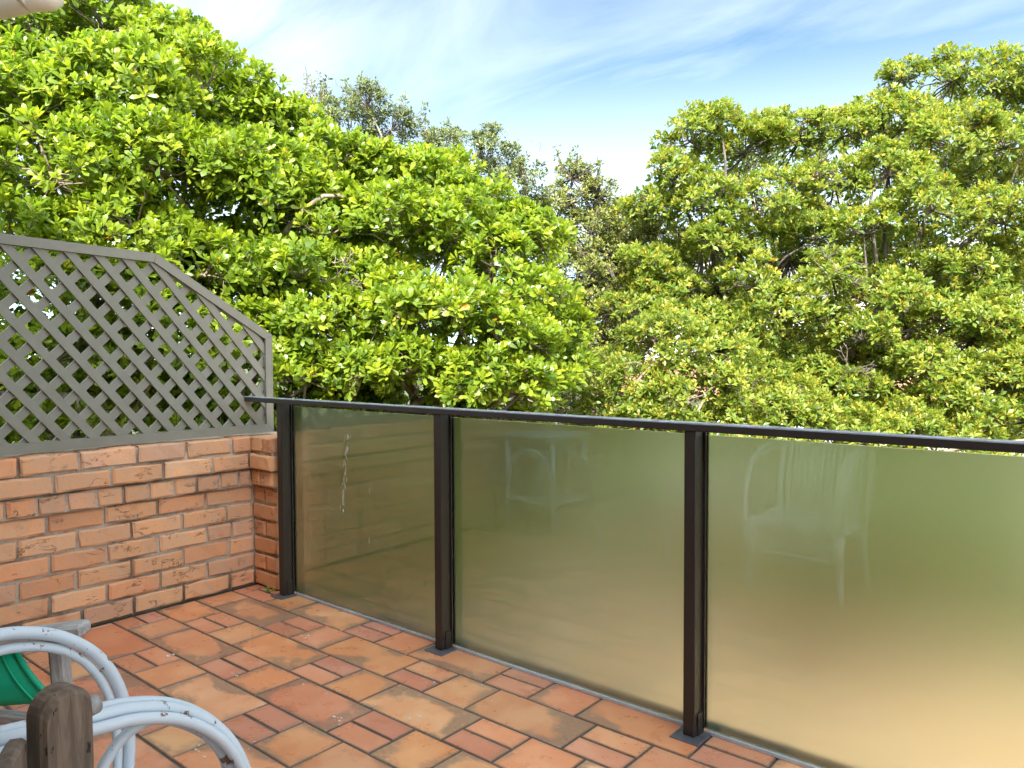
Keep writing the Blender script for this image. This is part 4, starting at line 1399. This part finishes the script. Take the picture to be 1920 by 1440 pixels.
def make_tree(name, label, cat, blobs, base, forks, lmat, bmat, rng, rsub, nsub_k, nros_k, nleaf, L0, W0, spread, tone0, young, tpl,
              gap=0.0, flat=.85, up=.55, inner=.18, r_trunk=.14, group=None, buds=0.0, orange=0.0, nparts=0, sprigs=None, bare=None, twig_r=.0035, limb_keep=1.0, under=(-.75, .0), twig_keep=.17, shrink=1.0, backing=None):
    t = empty(name, base)
    tag(t, label, cat, group)
    fr = [(x, y, z, r * shrink) for x, y, z, r in blobs]
    tips, axes, clump, limb = crown_points(fr, rng, rsub, nsub_k, nros_k, gap, flat, up, inner, under)
    if backing is not None:                               # the inner crown, seen between the outer cushions
        sh, k, dens = backing
        bk_ = [(x + sh[0], y + sh[1], z + sh[2], r * k) for x, y, z, r in blobs]
        b1, b2, b3, _ = crown_points(bk_, rng, rsub * 1.1, nsub_k * .8, nros_k * dens, gap, flat, up * .6, .35, (-.8, -.2))
        tips, axes, clump = np.concatenate([tips, b1]), np.concatenate([axes, b2]), np.concatenate([clump, b3])
    if sprigs is not None:
        sp, sa, sc = sprigs
        tips = np.concatenate([tips, sp]); axes = np.concatenate([axes, sa]); clump = np.concatenate([clump, sc])
    P, D, NM, LN, WD, TN = rosettes(tips, axes, rng, nleaf, L0, W0, spread, tone0, young, tpl)
    if buds > 0:                                          # pale new tips and buds in the whorl's heart
        m = rng.random(len(tips)) < buds
        bp, ba = tips[m], axes[m]
        for _ in range(3):
            d = unit(ba + rng.normal(0, .55, ba.shape))
            P = np.concatenate([P, bp + d * .012]); D = np.concatenate([D, d]); NM = np.concatenate([NM, perp(d, rng)])
            LN = np.concatenate([LN, rng.uniform(.3, .52, len(bp)) * L0]); WD = np.concatenate([WD, rng.uniform(.6, .9, len(bp)) * W0])
            TN = np.concatenate([TN, rng.uniform(1.2, 1.6, len(bp))])
    if orange > 0:
        m = rng.random(len(TN)) < orange
        TN = np.where(m, rng.uniform(1.7, 2.0, len(TN)), TN)
    V = leaf_arrays(P, D, NM, LN, WD, tpl)
    nv = len(tpl[0])
    keep = np.ones(len(V), bool)
    if nparts:
        # the leaves that show largest are separate parts
        d = P - np.array([2.2342, -2.0809, 1.2226])
        z = d @ np.array(cw)
        x = d @ np.array(cr) / z; y = d @ np.array(cu) / z
        face = np.abs(np.sum(NM * unit(d), 1))
        size = np.where((np.abs(x) < .665) & (y < .49) & (y > -.06) & (z > .5), LN * WD * (0.25 + face) / z ** 2, 0)
        near = np.argsort(z + np.where(size > 0, 0, 99))[: nparts * 12]
        order = near[np.argsort(-size[near])][:nparts]
        keep[order] = False
        for k in order:
            loc = P[k]
            me = mesh_from(V[k] - loc, tpl[1], 'leaf', lmat, np.full(nv, TN[k]))
            link('leaf', me, t, tuple(loc))
    V, TNk = V[keep], TN[keep]
    tri = (tpl[1][None] + (np.arange(len(V)) * nv)[:, None, None]).reshape(-1, 3)
    cr_ = link('crown', mesh_from(V.reshape(-1, 3), tri, 'crown', lmat, np.repeat(TNk, nv)), t)
    tag(cr_, kind='stuff')
    # wood
    B = np.array([b[:3] for b in blobs]); RR = np.array([b[3] for b in blobs])
    mb = MB()
    base_, fk = np.array(base, float), [np.array(f, float) for f in forks]
    tr = MB()
    for f in fk:
        p = smooth_path([base_ + (f - base_) * [.06, .06, 0], base_ * .6 + f * .4 + rng.normal(0, .08, 3), f], 7)
        tr.tube(p, np.linspace(r_trunk, r_trunk * .62, len(p)), 10)
    tr.build('trunk', bmat, t)
    own = np.argmin(np.linalg.norm(B[:, None] - np.array(fk)[None], axis=2), 1)
    for i, f in enumerate(fk):
        cs = [(B[k], RR[k]) for k in range(len(B)) if own[k] == i and rng.random() < limb_keep]
        limbs(mb, base_, f, cs, rng, r_trunk * .62, .006)
    mb.build('branch', bmat, t)
    # clump branches and twigs
    uc, idx = np.unique(clump.round(3), axis=0, return_index=True)
    bi = np.argmin(np.linalg.norm(uc[:, None] - B[None], axis=2), 1)
    v1, f1 = sticks(B[bi], uc, min(.011, twig_r * 3), min(.006, twig_r * 1.8), rng, .10)
    km = rng.random(len(tips)) < twig_keep
    clump, tips, axes = clump[km], tips[km], axes[km]
    v2, f2 = sticks(clump, tips - axes * .012, twig_r, twig_r * .55, rng, .10)
    vs, fs = [v1, v2], [f1, f2 + len(v1)]
    if bare is not None:
        p_, q_ = bare_spray(bare[0], bare[1], rng, bare[2], bare[3], bare[5] if len(bare) > 5 else .5)
        v3, f3 = sticks(p_, q_, bare[4], bare[4] * .6, rng, .08)
        fs.append(f3 + len(v1) + len(v2)); vs.append(v3)
    tw = link('twigs', mesh_from(np.concatenate(vs), np.concatenate(fs), 'twigs', bmat), t)
    tag(tw, kind='stuff')
    print(name, 'tips', len(tips), 'leaves', len(P), 'tris', len(tri))
    return t


def upright_sprigs(blobs, rng, per, h, step, lo=.2):
    sp, sa, sc = [], [], []
    for x, y, z, r in blobs:
        for _ in range(per):
            a = rng.uniform(0, 6.28); q = r * math.sqrt(rng.random()) * .8
            o = np.array([x + q * math.cos(a), y + q * math.sin(a), z + r * rng.uniform(lo, .6)])
            d = unit(np.array([rng.normal(0, .16), rng.normal(0, .16), 1.0]))
            hh = h * rng.uniform(.45, 1.15)
            for s in np.arange(0, hh, step):
                p = o + d * s + rng.normal(0, .022, 3)
                sp.append(p); sa.append(unit(d + rng.normal(0, .55, 3))); sc.append(o + d * max(0, s - .05))
    return np.array(sp), np.array(sa), np.array(sc)


rngL = np.random.default_rng(101)
make_tree('broadleaf_tree', 'large glossy lime green tree that fills the left side beyond the lattice screen', 'tree', BLOBS_LEFT,
          (-2.9, 1.6, -2.7), [(-3.2, 0.2, 0.7), (-2.7, 1.0, 0.7), (-2.0, 2.0, 0.5), (-3.4, 0.9, 1.9)], MT['leaf_left'], MT['bark_grey'], rngL,
          rsub=.25, nsub_k=6.6, nros_k=52, nleaf=9, L0=.076, W0=.031, spread=(12, 84), tone0=.55, young=.30, tpl=LEAF_OBOVATE,
          flat=.78, up=.60, inner=.16, r_trunk=.13, shrink=.84, backing=((-.42, .46, -.10), .95, .42), group='trees beyond the balcony', buds=.05, orange=.0012, nparts=300,
          bare=([(-1.9, 1.55, 0.80), (-1.75, 1.9, 0.85), (-2.0, 1.3, 0.95), (-1.55, 2.1, 0.9), (-2.2, 1.3, 1.5), (-1.6, 2.3, 1.1), (-1.85, 1.75, 1.25)],
                [(.6, .2, .5), (.7, .1, .35), (.5, -.2, .7), (.6, .3, .2), (.4, -.2, .8), (.7, 0, .2), (.6, -.1, .5)], 3, .21, .0042))
rngT = np.random.default_rng(202)
make_tree('wispy_tree', 'thin grey green tree with bare twigs standing above the lime green tree', 'tree', BLOBS_THIN,
          (-3.6, 3.9, -2.7), [(-3.9, 3.4, 2.0), (-2.9, 4.5, 1.8)], MT['leaf_thin'], MT['bark_grey'], rngT,
          rsub=.18, nsub_k=4.4, nros_k=52, nleaf=6, L0=.054, W0=.021, spread=(25, 85), tone0=.45, young=.35, tpl=LEAF_LITE,
          gap=.30, flat=1.0, up=.8, inner=.3, r_trunk=.08, group='trees beyond the balcony', buds=.06,
          sprigs=upright_sprigs(BLOBS_THIN, rngT, 4, .36, .03), twig_r=.0012,
          bare=([(-4.60, 2.74, 3.55), (-4.5, 2.8, 3.5), (-4.25, 3.0, 3.45), (-4.62, 2.72, 3.5), (-3.2, 4.2, 2.9), (-2.9, 4.5, 2.75)], [(-.05, .05, 1), (.1, 0, 1), (.06, .05, 1), (-.12, -.05, 1), (.05, 0, 1), (.1, 0, 1)], 2, .33, .0026, .17))
rngM = np.random.default_rng(303)
make_tree('olive_tree', 'narrow olive green tree with tan flower sprays in the gap between the big trees', 'tree', BLOBS_MID,
          (-2.6, 5.0, -2.7), [(-2.7, 5.0, 0.6), (-2.4, 5.2, 1.8)], MT['leaf_mid'], MT['bark_dark'], rngM,
          rsub=.20, nsub_k=5.4, nros_k=30, nleaf=6, L0=.059, W0=.022, spread=(20, 85), tone0=.42, young=.35, tpl=LEAF_LITE,
          gap=.06, flat=1.0, up=.7, inner=.3, r_trunk=.09, group='trees beyond the balcony', buds=.55,
          sprigs=upright_sprigs(BLOBS_MID, rngM, 5, .28, .03), twig_r=.003)
rngR = np.random.default_rng(404)
make_tree('spreading_tree', 'big spreading tree with yellow tipped leaves and dark limbs on the right', 'tree', BLOBS_RIGHT,
          (-0.6, 6.5, -2.7), [(-0.95, 6.0, 0.4), (-0.1, 6.3, 1.2), (0.4, 6.2, 0.4), (-1.2, 6.0, 1.5)], MT['leaf_right'], MT['bark_dark'], rngR,
          rsub=.25, nsub_k=6.6, nros_k=50, nleaf=8, L0=.071, W0=.029, spread=(14, 84), tone0=.54, young=.34, tpl=LEAF_LITE,
          gap=.05, flat=.74, up=.65, inner=.14, r_trunk=.115, shrink=.86, backing=((-.30, .85, -.10), 1.0, .40), limb_keep=.6, group='trees beyond the balcony', buds=.34, orange=.0028,
          bare=([(-.95, 4.7, 0.75), (-.85, 4.75, 0.8), (-1.0, 4.7, 0.85), (.0, 4.9, 1.9), (-.35, 5.1, 2.8), (.1, 5.0, 0.9)],
                [(.5, -.2, .6), (.8, -.1, .3), (.1, -.3, .8), (.6, -.2, .3), (.5, 0, .3), (.5, -.2, .6)], 3, .22, .006))
rngB = np.random.default_rng(505)
make_tree('round_bush', 'rounded bright yellow green bush in front, just above the middle of the handrail', 'bush', BLOBS_BUSH,
          (-1.4, 3.4, -2.7), [(-1.6, 3.2, 0.0), (-1.0, 3.5, 0.0)], MT['leaf_right'], MT['bark_grey'], rngB,
          rsub=.20, nsub_k=5.4, nros_k=38, nleaf=8, L0=.064, W0=.026, spread=(20, 86), tone0=.55, young=.34, tpl=LEAF_LITE,
          gap=.03, flat=.9, up=.65, inner=.2, r_trunk=.07, buds=.36, orange=.003)

# ------------------------------------------------------------------ neighbouring house glimpsed through the right tree
nh = empty('neighbour_house', (-3.0, 16.0, -2.7))
tag(nh, 'white weatherboard house with a terracotta roof glimpsed through the right tree', 'house')
b = MB(); b.box((-9.0, 15.2, -2.7), (3.5, 20, 0.18)); b.build('wall', MT['weatherboard'], nh)
for k in range(16):
    b = MB(); z = -2.6 + k * 0.17
    b.prism([(15.2, z), (15.2, z + .165), (15.185, z + .165), (15.165, z)], 'x', -9.0, 3.5); b.build('board', MT['weatherboard'], nh)
b = MB(); b.prism([(14.6, 0.16), (17.0, 1.0), (17.0, 1.06), (14.6, 0.22)], 'x', -9.3, 3.8); rf = b.build('roof', MT['terracotta'], nh)
b = MB()
for k in range(44):
    x = -9.2 + k * 0.3
    b.tube([(x, 14.58, 0.235), (x, 16.98, 1.075)], 0.075, 6)
tag(b.build('roof_tile', MT['terracotta'], rf), kind='stuff')
b = MB(); b.box((-9.0, 17.0, 0.2), (3.5, 20, 3.0)); b.build('upper_wall', MT['weatherboard'], nh)
b = MB(); b.prism([(16.4, 2.95), (18.5, 3.9), (20.6, 2.95)], 'x', -9.4, 3.9); b.build('upper_roof', MT['roof_metal'], nh)
for x in (-7.0, -4.2, -1.2, 1.4):
    b = MB(); b.box((x, 16.97, 1.35), (x + 1.1, 17.02, 2.5)); f = b.build('window', MT['cream'], nh)
    b = MB(); b.box((x + .07, 16.955, 1.42), (x + 1.03, 16.968, 2.43)); b.build('pane', MT['dark_glass'], f)
